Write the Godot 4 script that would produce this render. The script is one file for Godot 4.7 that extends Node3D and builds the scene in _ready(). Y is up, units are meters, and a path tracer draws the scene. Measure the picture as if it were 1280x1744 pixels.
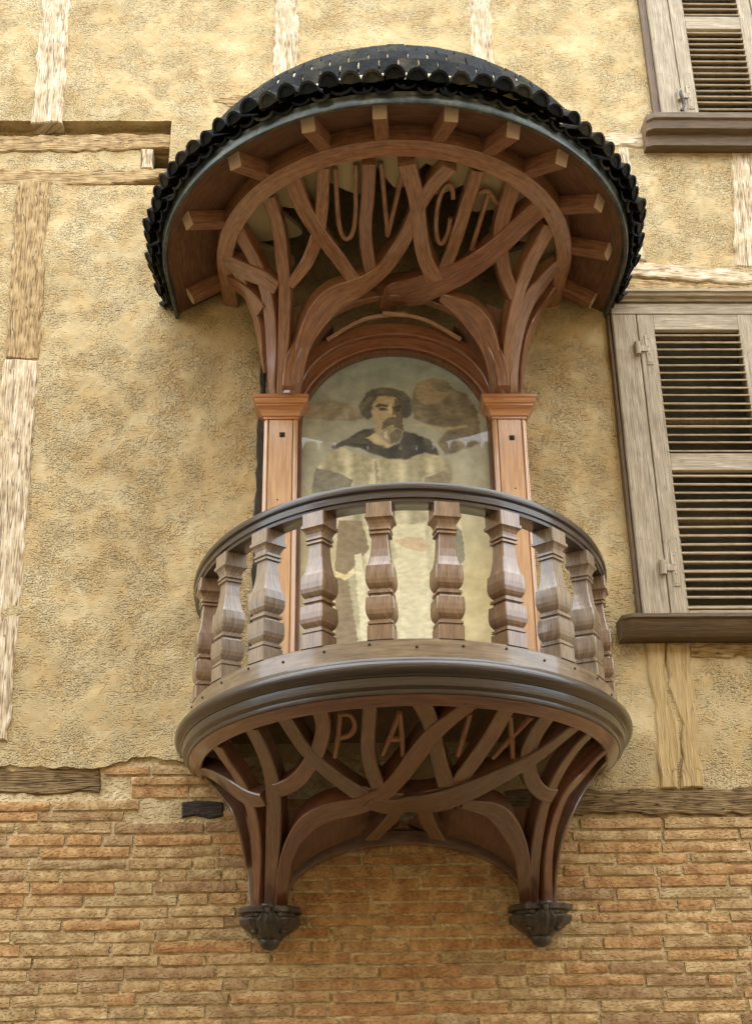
extends Node3D

# ---------------------------------------------------------------- measured shapes
# wooden ribs on the two fan vaults: [vault, layer, depth, [x, z, width, ...]]
const RIBS := [
	["U", 0, 0.05, [-0.596, 0.190, 0.051, -0.592, 0.264, 0.057, -0.584, 0.352, 0.062, -0.577, 0.454, 0.066, -0.578, 0.524, 0.068, -0.587, 0.599, 0.069, -0.593, 0.704, 0.068, -0.610, 0.817, 0.067, -0.637, 0.940, 0.064]],
	["U", 1, 0.05, [-0.655, 0.163, 0.051, -0.653, 0.234, 0.072, -0.656, 0.319, 0.078, -0.669, 0.402, 0.078, -0.699, 0.475, 0.080, -0.745, 0.547, 0.081, -0.780, 0.614, 0.077, -0.809, 0.705, 0.069]],
	["U", 2, 0.05, [-0.697, 0.116, 0.030, -0.706, 0.160, 0.042, -0.727, 0.251, 0.062, -0.772, 0.301, 0.075, -0.814, 0.359, 0.081, -0.839, 0.395, 0.086]],
	["U", 4, 0.05, [-0.891, 0.417, 0.115, -0.785, 0.442, 0.109, -0.691, 0.477, 0.093, -0.613, 0.473, 0.072]],
	["U", 5, 0.05, [-0.874, 0.276, 0.088, -0.757, 0.343, 0.084, -0.697, 0.342, 0.074]],
	["U", 1, 0.05, [-0.548, 0.501, 0.048, -0.494, 0.558, 0.058, -0.445, 0.621, 0.065, -0.399, 0.737, 0.066, -0.372, 0.907, 0.063, -0.362, 1.157, 0.059]],
	["U", 3, 0.05, [-0.516, 1.100, 0.090, -0.475, 0.921, 0.085, -0.424, 0.804, 0.079, -0.364, 0.713, 0.073, -0.287, 0.603, 0.071, -0.211, 0.474, 0.072]],
	["U", 2, 0.05, [-0.147, 1.192, 0.069, -0.148, 0.979, 0.065, -0.159, 0.779, 0.065, -0.147, 0.617, 0.067, -0.121, 0.466, 0.069]],
	["U", 4, 0.06, [-0.528, 0.161, 0.092, -0.501, 0.254, 0.077, -0.464, 0.318, 0.096, -0.402, 0.381, 0.133, -0.328, 0.423, 0.151, -0.239, 0.429, 0.140, -0.141, 0.445, 0.115, -0.039, 0.518, 0.092, 0.047, 0.707, 0.074, 0.095, 0.884, 0.068, 0.159, 1.049, 0.072, 0.237, 1.174, 0.077]],
	["U", 3, 0.06, [0.543, 0.114, 0.101, 0.524, 0.217, 0.079, 0.497, 0.288, 0.096, 0.442, 0.351, 0.129, 0.362, 0.389, 0.120, 0.238, 0.396, 0.054]],
	["U", 5, 0.06, [-0.080, 0.262, 0.095, -0.032, 0.264, 0.173, 0.063, 0.318, 0.176, 0.213, 0.465, 0.143, 0.361, 0.575, 0.121, 0.469, 0.647, 0.113, 0.585, 0.740, 0.116, 0.717, 0.899, 0.122]],
	["U", 5, 0.05, [0.027, 1.201, 0.083, 0.086, 0.965, 0.079, 0.111, 0.768, 0.076, 0.144, 0.601, 0.081, 0.207, 0.479, 0.098]],
	["U", 2, 0.05, [0.373, 1.146, 0.066, 0.336, 0.917, 0.065, 0.300, 0.728, 0.064, 0.262, 0.594, 0.062, 0.226, 0.509, 0.060]],
	["U", 2, 0.05, [0.557, 1.059, 0.083, 0.530, 0.868, 0.079, 0.521, 0.741, 0.075, 0.539, 0.628, 0.072, 0.567, 0.536, 0.070, 0.623, 0.441, 0.072]],
	["U", 3, 0.05, [0.782, 0.735, 0.086, 0.728, 0.600, 0.090, 0.683, 0.516, 0.088, 0.646, 0.452, 0.079, 0.621, 0.381, 0.069, 0.597, 0.307, 0.059, 0.586, 0.229, 0.052, 0.591, 0.114, 0.050]],
	["U", 1, 0.05, [0.882, 0.406, 0.105, 0.796, 0.368, 0.119, 0.725, 0.374, 0.115, 0.686, 0.347, 0.096, 0.648, 0.293, 0.074, 0.630, 0.216, 0.055, 0.634, 0.114, 0.041]],
	["U", 4, 0.05, [0.887, 0.205, 0.077, 0.824, 0.179, 0.087, 0.751, 0.237, 0.084, 0.700, 0.231, 0.062, 0.673, 0.177, 0.035, 0.666, 0.125, 0.024]],
	["L", 1, 0.05, [-0.600, 0.167, 0.053, -0.592, 0.268, 0.067, -0.582, 0.386, 0.075, -0.573, 0.512, 0.077, -0.569, 0.618, 0.077, -0.576, 0.725, 0.075, -0.602, 0.836, 0.072, -0.643, 0.972, 0.068]],
	["L", 2, 0.05, [-0.663, 0.119, 0.055, -0.658, 0.229, 0.070, -0.658, 0.371, 0.076, -0.679, 0.470, 0.077, -0.716, 0.538, 0.076, -0.771, 0.586, 0.073, -0.809, 0.680, 0.068]],
	["L", 3, 0.05, [-0.698, 0.096, 0.022, -0.713, 0.096, 0.027, -0.735, 0.199, 0.031, -0.784, 0.212, 0.035, -0.861, 0.038, 0.038, -0.919, 0.085, 0.040]],
	["L", 4, 0.05, [-0.956, 0.117, 0.057, -0.836, 0.328, 0.088, -0.749, 0.436, 0.099, -0.677, 0.502, 0.088, -0.608, 0.574, 0.062]],
	["L", 2, 0.05, [-0.548, 0.666, 0.073, -0.466, 0.756, 0.071, -0.402, 0.884, 0.066, -0.361, 1.020, 0.062, -0.350, 1.136, 0.062, -0.364, 1.266, 0.068]],
	["L", 3, 0.05, [-0.503, 1.149, 0.066, -0.444, 0.990, 0.067, -0.386, 0.910, 0.069, -0.312, 0.831, 0.072, -0.236, 0.757, 0.076, -0.174, 0.687, 0.081]],
	["L", 4, 0.05, [-0.171, 1.337, 0.055, -0.175, 1.140, 0.056, -0.176, 1.001, 0.058, -0.161, 0.879, 0.060, -0.132, 0.764, 0.061]],
	["L", 5, 0.06, [-0.551, 0.161, 0.057, -0.530, 0.328, 0.054, -0.485, 0.468, 0.067, -0.409, 0.585, 0.092, -0.314, 0.646, 0.109, -0.197, 0.663, 0.108, -0.120, 0.709, 0.097, -0.046, 0.807, 0.088, 0.011, 0.943, 0.081, 0.064, 1.094, 0.075, 0.124, 1.205, 0.071, 0.195, 1.329, 0.069]],
	["L", 6, 0.06, [-0.174, 0.687, 0.062, -0.103, 0.629, 0.097, -0.040, 0.600, 0.120, 0.049, 0.612, 0.127, 0.156, 0.689, 0.119, 0.269, 0.774, 0.104, 0.382, 0.836, 0.090, 0.482, 0.868, 0.081, 0.573, 0.918, 0.075, 0.645, 0.991, 0.070]],
	["L", 2, 0.05, [0.010, 1.359, 0.074, 0.064, 1.171, 0.069, 0.087, 1.021, 0.065, 0.113, 0.892, 0.067, 0.148, 0.758, 0.076]],
	["L", 1, 0.05, [0.355, 1.282, 0.071, 0.319, 1.100, 0.071, 0.270, 0.963, 0.070, 0.224, 0.855, 0.068, 0.183, 0.763, 0.067]],
	["L", 3, 0.05, [0.530, 1.163, 0.073, 0.483, 0.998, 0.073, 0.471, 0.885, 0.072, 0.495, 0.756, 0.068, 0.547, 0.649, 0.066, 0.616, 0.570, 0.069]],
	["L", 2, 0.05, [0.760, 0.859, 0.061, 0.679, 0.748, 0.065, 0.630, 0.670, 0.066, 0.595, 0.605, 0.063, 0.572, 0.536, 0.061, 0.560, 0.436, 0.059, 0.555, 0.319, 0.054, 0.560, 0.171, 0.046]],
	["L", 4, 0.05, [0.866, 0.546, 0.059, 0.772, 0.491, 0.066, 0.714, 0.508, 0.067, 0.669, 0.508, 0.063, 0.635, 0.447, 0.057, 0.616, 0.364, 0.055, 0.617, 0.253, 0.055, 0.627, 0.158, 0.056]],
	["L", 3, 0.05, [0.930, 0.378, 0.034, 0.862, 0.205, 0.032, 0.759, 0.274, 0.030, 0.688, 0.272, 0.028, 0.669, 0.183, 0.024, 0.660, 0.127, 0.019]],
	["L", 4, 0.06, [0.527, 0.154, 0.057, 0.509, 0.297, 0.059, 0.478, 0.422, 0.074, 0.418, 0.546, 0.092, 0.343, 0.640, 0.092, 0.221, 0.666, 0.062]],
	["L", 1, 0.04, [-0.237, 0.732, 0.111, -0.140, 0.677, 0.112, -0.002, 0.597, 0.113, 0.128, 0.677, 0.112, 0.221, 0.735, 0.111]],
	["L", 1, 0.04, [-0.033, 0.544, 0.080, -0.086, 0.441, 0.081, -0.150, 0.353, 0.082]],
	["L", 1, 0.04, [0.064, 0.542, 0.073, 0.090, 0.441, 0.075, 0.133, 0.336, 0.076]],
]
# carved letters between the ribs: [letter, vault, [[x, z, ...] strokes]]
const LETTERS := [
	["U", "U", [[-0.307, 1.120, -0.300, 0.909, -0.291, 0.788, -0.274, 0.717, -0.247, 0.690, -0.219, 0.716, -0.205, 0.811, -0.206, 0.949, -0.209, 1.148]]],
	["V", "U", [[-0.091, 1.159, -0.065, 0.909, -0.039, 0.672], [-0.039, 0.672, -0.012, 0.865, 0.014, 1.095]]],
	["C", "U", [[0.270, 0.927, 0.258, 1.002, 0.225, 1.006, 0.199, 0.916, 0.191, 0.777, 0.204, 0.678, 0.231, 0.667, 0.257, 0.730, 0.264, 0.812]]],
	["T", "U", [[0.393, 0.960, 0.440, 0.968, 0.494, 0.886], [0.444, 0.958, 0.416, 0.795, 0.381, 0.652]]],
	["P", "L", [[-0.285, 1.214, -0.294, 1.061, -0.308, 0.927], [-0.285, 1.204, -0.247, 1.216, -0.228, 1.148, -0.244, 1.076, -0.291, 1.047]]],
	["A", "L", [[-0.058, 1.237, -0.087, 1.075, -0.118, 0.947], [-0.059, 1.239, -0.045, 1.087, -0.035, 0.932], [-0.088, 1.051, -0.064, 1.049, -0.037, 1.052]]],
	["I", "L", [[0.210, 1.215, 0.200, 1.083, 0.183, 0.941]]],
	["X", "L", [[0.461, 1.124, 0.396, 1.012, 0.327, 0.909], [0.370, 1.166, 0.394, 1.012, 0.413, 0.881]]],
]
# painted areas of the picture: [r, g, b, [x, y, ...]]
const PAINT := [
	[128, 116, 92, [-0.483, 4.697, -0.361, 4.724, -0.201, 4.696, -0.153, 4.613, -0.263, 4.593, -0.470, 4.614]],
	[104, 88, 62, [0.125, 4.822, 0.215, 4.856, 0.289, 4.839, 0.317, 4.796, 0.390, 4.763, 0.444, 4.654, 0.461, 4.464, 0.376, 4.432, 0.265, 4.392, 0.224, 4.465, 0.278, 4.538, 0.176, 4.563, 0.104, 4.612, 0.092, 4.721]],
	[134, 116, 90, [0.125, 4.822, 0.170, 4.847, 0.235, 4.780, 0.301, 4.763, 0.240, 4.704, 0.165, 4.691, 0.111, 4.737]],
	[158, 150, 104, [0.059, 4.571, 0.162, 4.579, 0.279, 4.554, 0.382, 4.571, 0.389, 4.558, 0.278, 4.538, 0.162, 4.559]],
	[154, 144, 104, [-0.335, 4.423, -0.299, 4.443, -0.107, 4.369, 0.062, 4.382, 0.220, 4.409, 0.307, 4.315, 0.284, 4.196, 0.335, 3.989, 0.351, 3.800, 0.323, 3.677, 0.317, 3.282, -0.311, 3.286, -0.311, 3.680, -0.299, 3.866, -0.430, 4.185, -0.407, 4.317]],
	[112, 104, 82, [-0.419, 4.317, -0.299, 4.290, -0.228, 4.250, -0.246, 4.172, -0.436, 4.172, -0.436, 4.224]],
	[122, 108, 76, [0.155, 4.262, 0.264, 4.302, 0.296, 4.183, 0.135, 4.184]],
	[124, 98, 56, [-0.299, 4.017, -0.182, 4.017, -0.142, 3.865, -0.253, 3.729, -0.193, 3.285, -0.313, 3.286, -0.317, 3.742]],
	[176, 166, 124, [-0.218, 3.828, -0.183, 3.840, -0.162, 3.619, -0.143, 3.285, -0.182, 3.285]],
	[190, 170, 104, [-0.317, 3.742, -0.265, 3.723, -0.218, 3.760, -0.213, 3.729, -0.265, 3.692, -0.317, 3.717]],
	[172, 162, 120, [-0.018, 3.991, 0.147, 4.003, 0.152, 3.378, -0.008, 3.284, 0.021, 3.618]],
	[112, 108, 80, [0.288, 3.989, 0.334, 3.964, 0.345, 3.800, 0.303, 3.763, 0.289, 3.863]],
	[138, 128, 90, [-0.113, 4.356, -0.103, 4.197, -0.091, 4.197, -0.093, 4.362]],
	[140, 130, 92, [-0.179, 4.383, -0.151, 4.197, -0.139, 4.197, -0.161, 4.376]],
	[142, 130, 92, [0.232, 3.739, 0.261, 3.282, 0.239, 3.282, 0.213, 3.678]],
	[168, 140, 96, [-0.019, 3.902, 0.051, 3.927, 0.133, 3.924, 0.173, 3.876, 0.131, 3.845, 0.050, 3.864]],
	[170, 152, 104, [-0.164, 4.490, -0.106, 4.526, -0.059, 4.473, -0.009, 4.449, -0.038, 4.433, -0.110, 4.453]],
	[60, 52, 40, [-0.335, 4.441, -0.255, 4.490, -0.168, 4.543, -0.109, 4.551, -0.106, 4.522, -0.161, 4.498, -0.110, 4.461, -0.038, 4.433, 0.028, 4.465, 0.048, 4.534, 0.102, 4.522, 0.188, 4.477, 0.216, 4.432, 0.226, 4.392, 0.157, 4.412, 0.055, 4.368, -0.039, 4.372, -0.111, 4.401, -0.190, 4.433, -0.263, 4.449, -0.321, 4.425]],
	[84, 74, 56, [-0.255, 4.478, -0.168, 4.527, -0.117, 4.539, -0.164, 4.498, -0.132, 4.461, -0.183, 4.457]],
	[154, 134, 94, [-0.107, 4.738, -0.070, 4.759, -0.018, 4.742, 0.023, 4.750, 0.040, 4.687, 0.046, 4.621, 0.044, 4.538, 0.013, 4.465, -0.023, 4.449, -0.074, 4.482, -0.102, 4.539, -0.119, 4.613, -0.122, 4.679]],
	[98, 82, 58, [0.004, 4.729, 0.023, 4.746, 0.043, 4.679, 0.045, 4.547, 0.028, 4.481, 0.006, 4.465, -0.003, 4.555, 0.008, 4.629, -0.005, 4.637]],
	[64, 58, 47, [-0.192, 4.679, -0.174, 4.713, -0.151, 4.763, -0.121, 4.788, -0.069, 4.798, -0.002, 4.792, 0.049, 4.775, 0.082, 4.742, 0.095, 4.687, 0.094, 4.646, 0.068, 4.613, 0.042, 4.617, 0.040, 4.679, 0.019, 4.736, -0.018, 4.748, -0.085, 4.753, -0.103, 4.721, -0.121, 4.679, -0.121, 4.621, -0.145, 4.605, -0.178, 4.638]],
	[104, 94, 72, [-0.185, 4.679, -0.159, 4.721, -0.129, 4.746, -0.107, 4.733, -0.137, 4.704, -0.163, 4.671, -0.174, 4.646]],
	[96, 88, 68, [-0.106, 4.771, -0.054, 4.786, -0.003, 4.778, -0.025, 4.767, -0.084, 4.763]],
	[66, 54, 40, [-0.104, 4.683, -0.082, 4.700, -0.037, 4.689, -0.035, 4.677, -0.063, 4.679, -0.093, 4.671]],
	[100, 82, 58, [-0.089, 4.672, -0.038, 4.675, -0.042, 4.656, -0.079, 4.652]],
	[52, 44, 34, [-0.075, 4.671, -0.050, 4.672, -0.056, 4.662, -0.071, 4.661]],
	[56, 46, 34, [-0.010, 4.679, 0.033, 4.696, 0.037, 4.675, -0.005, 4.664]],
	[50, 42, 32, [0.001, 4.664, 0.028, 4.667, 0.023, 4.654, 0.004, 4.652]],
	[172, 150, 108, [-0.026, 4.711, -0.013, 4.704, -0.001, 4.636, -0.024, 4.628, -0.038, 4.639, -0.030, 4.671]],
	[104, 86, 60, [-0.013, 4.704, -0.005, 4.679, 0.002, 4.636, -0.013, 4.625, -0.011, 4.654]],
	[96, 86, 68, [-0.069, 4.539, -0.063, 4.588, -0.035, 4.613, -0.006, 4.619, 0.020, 4.608, 0.041, 4.571, 0.044, 4.538, 0.015, 4.563, -0.017, 4.575, -0.051, 4.551]],
	[136, 126, 100, [-0.074, 4.530, -0.029, 4.563, 0.015, 4.555, 0.044, 4.538, 0.028, 4.481, -0.005, 4.453, -0.038, 4.455, -0.066, 4.486]],
	[104, 94, 74, [-0.029, 4.514, 0.008, 4.547, 0.040, 4.534, 0.013, 4.465, -0.023, 4.457]],
	[168, 156, 124, [-0.062, 4.522, -0.040, 4.539, -0.037, 4.481, -0.055, 4.490]],
]
# balusters of one outline: height, half width (share of 0.05 m)
const BALUSTER := [[0.0, 1.0], [0.1, 1.0], [0.102, 0.82], [0.112, 0.82], [0.114, 0.96], [0.13, 0.96], [0.133, 0.8], [0.145, 0.8], [0.16, 0.93], [0.18, 1.04], [0.21, 1.1], [0.25, 1.1], [0.3, 1.06], [0.302, 0.84], [0.325, 0.78], [0.33, 0.78],
	[0.332, 0.95], [0.35, 0.95], [0.353, 0.78], [0.365, 0.78], [0.38, 0.92], [0.4, 1.03], [0.43, 1.09], [0.47, 1.09], [0.53, 1.04], [0.532, 0.94], [0.56, 0.85], [0.6, 0.77], [0.66, 0.69], [0.74, 0.64], [0.77, 0.63], [0.772, 0.8], [0.787, 0.8],
	[0.79, 0.66], [0.8, 0.66], [0.802, 0.83], [0.82, 0.83], [0.823, 0.74], [0.845, 0.78], [0.87, 0.9], [0.885, 1.04], [0.887, 1.1], [0.91, 1.1], [0.912, 1.0], [1.0, 1.0]]

var rng := RandomNumberGenerator.new()
var M := {}

class Fan:
	var xk := 0.6
	var zk := 0.1
	var yb := 0.0
	var yt := 1.0
	var a := 1.0
	var b := 1.0
	var z0 := 0.0
	var d0 := 0.06
	var cc := 0.0
	var p := 2.0
	var p1 := 0.0
	func height(x: float, z: float) -> float:
		x = absf(x)
		var dx := x - xk
		var dz := z - zk
		var l := sqrt(dx * dx + dz * dz) + 1e-9
		var ux := dx / l
		var uz := dz / l
		var zz := zk - z0
		var qa := ux * ux / (a * a) + uz * uz / (b * b)
		var qb := 2.0 * (xk * ux / (a * a) + zz * uz / (b * b))
		var qc := xk * xk / (a * a) + zz * zz / (b * b) - 1.0
		var t := (-qb + sqrt(maxf(qb * qb - 4.0 * qa * qc, 0.0))) / (2.0 * qa)
		if zk + uz * t < z0 and absf(ux) > 1e-6:
			t = (signf(ux) * a - xk) / ux
		var s := clampf((l - d0) / (t - d0), 0.0, 1.3)
		var g := cc * s + (1.0 - cc) * (1.0 - pow(maxf(1.0 - s, 0.0), p + p1 * ux))
		return yb + (yt - yb) * g
	func normal(x: float, z: float) -> Vector3:
		var e := 0.012
		return Vector3((height(x + e, z) - height(x - e, z)) / (2 * e), -1.0, (height(x, z + e) - height(x, z - e)) / (2 * e)).normalized()

class MB:
	var v := PackedVector3Array()
	var n := PackedVector3Array()
	var t := PackedVector2Array()
	func tri(a: Vector3, b: Vector3, c: Vector3, na: Vector3, nb: Vector3, nc: Vector3, ua := Vector2.ZERO, ub := Vector2.ZERO, uc := Vector2.ZERO) -> void:
		if (b - a).cross(c - a).dot(na + nb + nc) > 0.0:
			v.append_array([a, c, b]); n.append_array([na, nc, nb]); t.append_array([ua, uc, ub])
		else:
			v.append_array([a, b, c]); n.append_array([na, nb, nc]); t.append_array([ua, ub, uc])
	func quad(a: Vector3, b: Vector3, c: Vector3, d: Vector3, nn: Vector3) -> void:  # flat, a-b-c-d in turn; uv in metres along a-b and a-d
		var w := (b - a).length()
		var h := (d - a).length()
		var m := (b - a).cross(d - a)
		if m.length() < 1e-12: m = (c - a).cross(d - b)
		m = m.normalized()
		if m.dot(nn) < 0.0: m = -m
		tri(a, b, c, m, m, m, Vector2(0, 0), Vector2(w, 0), Vector2(w, h))
		tri(a, c, d, m, m, m, Vector2(0, 0), Vector2(w, h), Vector2(0, h))
	func box(lo: Vector3, hi: Vector3, c := 0.0, along := 1) -> void:  # chamfered box; the grain (uv y) runs along an axis
		boxx(Transform3D(Basis(), (lo + hi) / 2), (hi - lo) / 2, c, along)
	func boxx(x: Transform3D, h: Vector3, c := 0.0, along := 1) -> void:
		for ax in 3:
			var i := (ax + 1) % 3
			var j := (ax + 2) % 3
			for s in [-1.0, 1.0]:
				var q := []
				for k in [[-1, -1], [1, -1], [1, 1], [-1, 1]]:
					var p := Vector3.ZERO
					p[ax] = s * h[ax]; p[i] = k[0] * (h[i] - c); p[j] = k[1] * (h[j] - c)
					q.append(p)
				face(x, q, along)
				if c > 0.0:
					for k in [-1.0, 1.0]:  # bevel between face ax,s and face i,k
						var e := []
						for m in [[0, -1], [0, 1], [1, 1], [1, -1]]:
							var p := Vector3.ZERO
							p[ax] = s * (h[ax] - (c if m[0] else 0.0)); p[i] = k * (h[i] - (0.0 if m[0] else c)); p[j] = m[1] * (h[j] - c)
							e.append(p)
						face(x, e, along)
	func face(x: Transform3D, q: Array, along: int) -> void:
		var cen: Vector3 = (q[0] + q[1] + q[2] + q[3]) / 4.0
		var nn: Vector3 = (q[1] - q[0]).cross(q[3] - q[0]).normalized()
		if nn.dot(cen) < 0.0: nn = -nn
		var u := []
		for p in q:
			var o := Vector2(p[(along + 1) % 3] + p[(along + 2) % 3], p[along])
			u.append(o)
		var wn := (x.basis * nn).normalized()
		tri(x * q[0], x * q[1], x * q[2], wn, wn, wn, u[0], u[1], u[2])
		tri(x * q[0], x * q[2], x * q[3], wn, wn, wn, u[0], u[2], u[3])
	func loft(s: Array, closed: bool, caps: bool, sgn := 1.0, crisp := 0.72) -> void:
		var m := s.size()
		var k: int = s[0].size()
		var ne := k if closed else k - 1
		var ln := PackedFloat32Array([0.0])
		for i in range(1, m): ln.append(ln[i - 1] + (s[i][k / 2] - s[i - 1][k / 2]).length())
		var up := PackedFloat32Array([0.0])
		for j in ne: up.append(up[j] + (s[m / 2][(j + 1) % k] - s[m / 2][j]).length())
		var n0 := []
		var n1 := []
		var tot := 0.0
		for i in m:
			var a := PackedVector3Array()
			var b := PackedVector3Array()
			var cen := Vector3.ZERO
			for p in s[i]: cen += p
			cen /= k
			for j in ne:
				var e: Vector3 = s[i][(j + 1) % k] - s[i][j]
				var ta: Vector3 = s[mini(i + 1, m - 1)][j] - s[maxi(i - 1, 0)][j]
				var tb: Vector3 = s[mini(i + 1, m - 1)][(j + 1) % k] - s[maxi(i - 1, 0)][(j + 1) % k]
				var na := e.cross(ta).normalized()
				var nb := e.cross(tb).normalized()
				if na == Vector3.ZERO: na = nb
				if nb == Vector3.ZERO: nb = na
				a.append(na); b.append(nb)
				if closed: tot += ((s[i][j] + s[i][(j + 1) % k]) * 0.5 - cen).dot(na)
			n0.append(a); n1.append(b)
		if closed: sgn = 1.0 if tot >= 0.0 else -1.0
		for i in m:
			for j in ne:
				n0[i][j] *= sgn; n1[i][j] *= sgn
			for j in (ne if closed else ne - 1):
				var o := (j + 1) % ne
				if n1[i][j].dot(n0[i][o]) > crisp:
					var q: Vector3 = (n1[i][j] + n0[i][o]).normalized()
					n1[i][j] = q; n0[i][o] = q
		for i in m - 1:
			for j in ne:
				var jj := (j + 1) % k
				var ua := Vector2(up[j], ln[i])
				var ub := Vector2(up[j + 1], ln[i])
				var uc := Vector2(up[j + 1], ln[i + 1])
				var ud := Vector2(up[j], ln[i + 1])
				tri(s[i][j], s[i][jj], s[i + 1][jj], n0[i][j], n1[i][j], n1[i + 1][j], ua, ub, uc)
				tri(s[i][j], s[i + 1][jj], s[i + 1][j], n0[i][j], n1[i + 1][j], n0[i + 1][j], ua, uc, ud)
		if caps and closed:
			for i in [0, m - 1]:
				var cen := Vector3.ZERO
				for p in s[i]: cen += p
				cen /= k
				var other: Vector3 = s[1 if i == 0 else m - 2][0] - s[i][0]
				var nn: Vector3 = (s[i][1] - s[i][0]).cross(cen - s[i][0]).normalized()
				if nn.dot(other) > 0.0: nn = -nn
				for j in k: tri(s[i][j], s[i][(j + 1) % k], cen, nn, nn, nn, Vector2(0, 0), Vector2(0.02, 0), Vector2(0.01, 0.02))
	func sphere(c: Vector3, r: Vector3, nu := 14, nv := 9) -> void:
		for i in nv:
			for j in nu:
				var q := []
				for o in [[i, j], [i, j + 1], [i + 1, j + 1], [i + 1, j]]:
					var f: float = PI * o[0] / nv
					var g: float = TAU * o[1] / nu
					q.append(Vector3(sin(f) * cos(g), cos(f), sin(f) * sin(g)))
				tri(c + q[0] * r, c + q[1] * r, c + q[2] * r, (q[0] / r).normalized(), (q[1] / r).normalized(), (q[2] / r).normalized())
				tri(c + q[0] * r, c + q[2] * r, c + q[3] * r, (q[0] / r).normalized(), (q[2] / r).normalized(), (q[3] / r).normalized())
	func mesh() -> ArrayMesh:
		var arr := []
		arr.resize(Mesh.ARRAY_MAX)
		arr[Mesh.ARRAY_VERTEX] = v; arr[Mesh.ARRAY_NORMAL] = n; arr[Mesh.ARRAY_TEX_UV] = t
		var m := ArrayMesh.new()
		m.add_surface_from_arrays(Mesh.PRIMITIVE_TRIANGLES, arr)
		return m

# ---------------------------------------------------------------- nodes
func part(called: String, mb: MB, m: Material, parent: Node, label := "") -> MeshInstance3D:
	return place(called, mb.mesh(), m, parent, Transform3D(), label)

func place(called: String, mesh: Mesh, m: Material, parent: Node, x := Transform3D(), label := "") -> MeshInstance3D:
	var o := MeshInstance3D.new()
	o.name = called
	o.mesh = mesh
	o.material_override = m
	o.transform = x
	if label: o.set_meta("label", label)
	parent.add_child(o, true)
	return o

func thing(called: String, label: String, category: String, group := "") -> Node3D:
	var o := Node3D.new()
	o.name = called
	o.set_meta("label", label)
	o.set_meta("category", category)
	if group: o.set_meta("group", group)
	add_child(o, true)
	return o

func structure(o: Node) -> Node:
	o.set_meta("kind", "structure")
	return o

# ---------------------------------------------------------------- computed textures
func noise_bytes(sd: int, freq: float, w: int, h: int, oct := 4, type := FastNoiseLite.TYPE_SIMPLEX_SMOOTH, sx := 1, sy := 1) -> PackedByteArray:
	var f := FastNoiseLite.new()
	f.seed = sd; f.frequency = freq; f.noise_type = type; f.fractal_octaves = oct
	var im := f.get_seamless_image(w / sx, h / sy, false, false, 0.15)
	if sx != 1 or sy != 1: im.resize(w, h, Image.INTERPOLATE_CUBIC)
	im.convert(Image.FORMAT_L8)
	return im.get_data()

func tex(w: int, h: int, f: int, d: PackedByteArray) -> ImageTexture:
	var im := Image.create_from_data(w, h, false, f, d)
	return ImageTexture.create_from_image(im)

func s3(r: int, g: int, b: int) -> Vector3: return Vector3(r, g, b)

func ramp3(a: Vector3, b: Vector3, c: Vector3, x: float) -> Vector3:
	return a.lerp(b, x * 2.0) if x < 0.5 else b.lerp(c, x * 2.0 - 1.0)

# colour and relief of timber: fibres run along the texture's height
func wood_maps(sd: int, dark: Vector3, mid: Vector3, light: Vector3, fibre: float, cracks: float, blots := 0.25, w := 256, h := 512) -> Array:
	var fine := noise_bytes(sd, 0.2, w, h, 3, FastNoiseLite.TYPE_SIMPLEX_SMOOTH, 1, 16)
	var wide := noise_bytes(sd + 1, 0.05, w, h, 3, FastNoiseLite.TYPE_SIMPLEX_SMOOTH, 1, 8)
	var blot := noise_bytes(sd + 2, 0.018, w, h, 4)
	var split := noise_bytes(sd + 3, 0.045, w, h, 2, FastNoiseLite.TYPE_SIMPLEX_SMOOTH, 1, 16)
	var c := PackedByteArray(); c.resize(w * h * 3)
	var r := PackedByteArray(); r.resize(w * h)
	for i in w * h:
		var f := fine[i] / 255.0
		var x := clampf(0.5 + (f - 0.5) * fibre * 1.3 + (wide[i] / 255.0 - 0.5) * 0.55 + (blot[i] / 255.0 - 0.5) * blots, 0.0, 1.0)
		var q := clampf(1.0 - absf(split[i] / 255.0 - 0.5) * 26.0, 0.0, 1.0) * cracks
		var col := ramp3(dark, mid, light, x).lerp(dark * 0.55, q * 0.75)
		c[i * 3] = int(clampf(col.x, 0, 255)); c[i * 3 + 1] = int(clampf(col.y, 0, 255)); c[i * 3 + 2] = int(clampf(col.z, 0, 255))
		r[i] = int(clampf(150.0 + (f - 0.5) * 110.0 - q * 140.0, 0, 255))
	return [tex(w, h, Image.FORMAT_RGB8, c), tex(w, h, Image.FORMAT_L8, r)]

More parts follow.
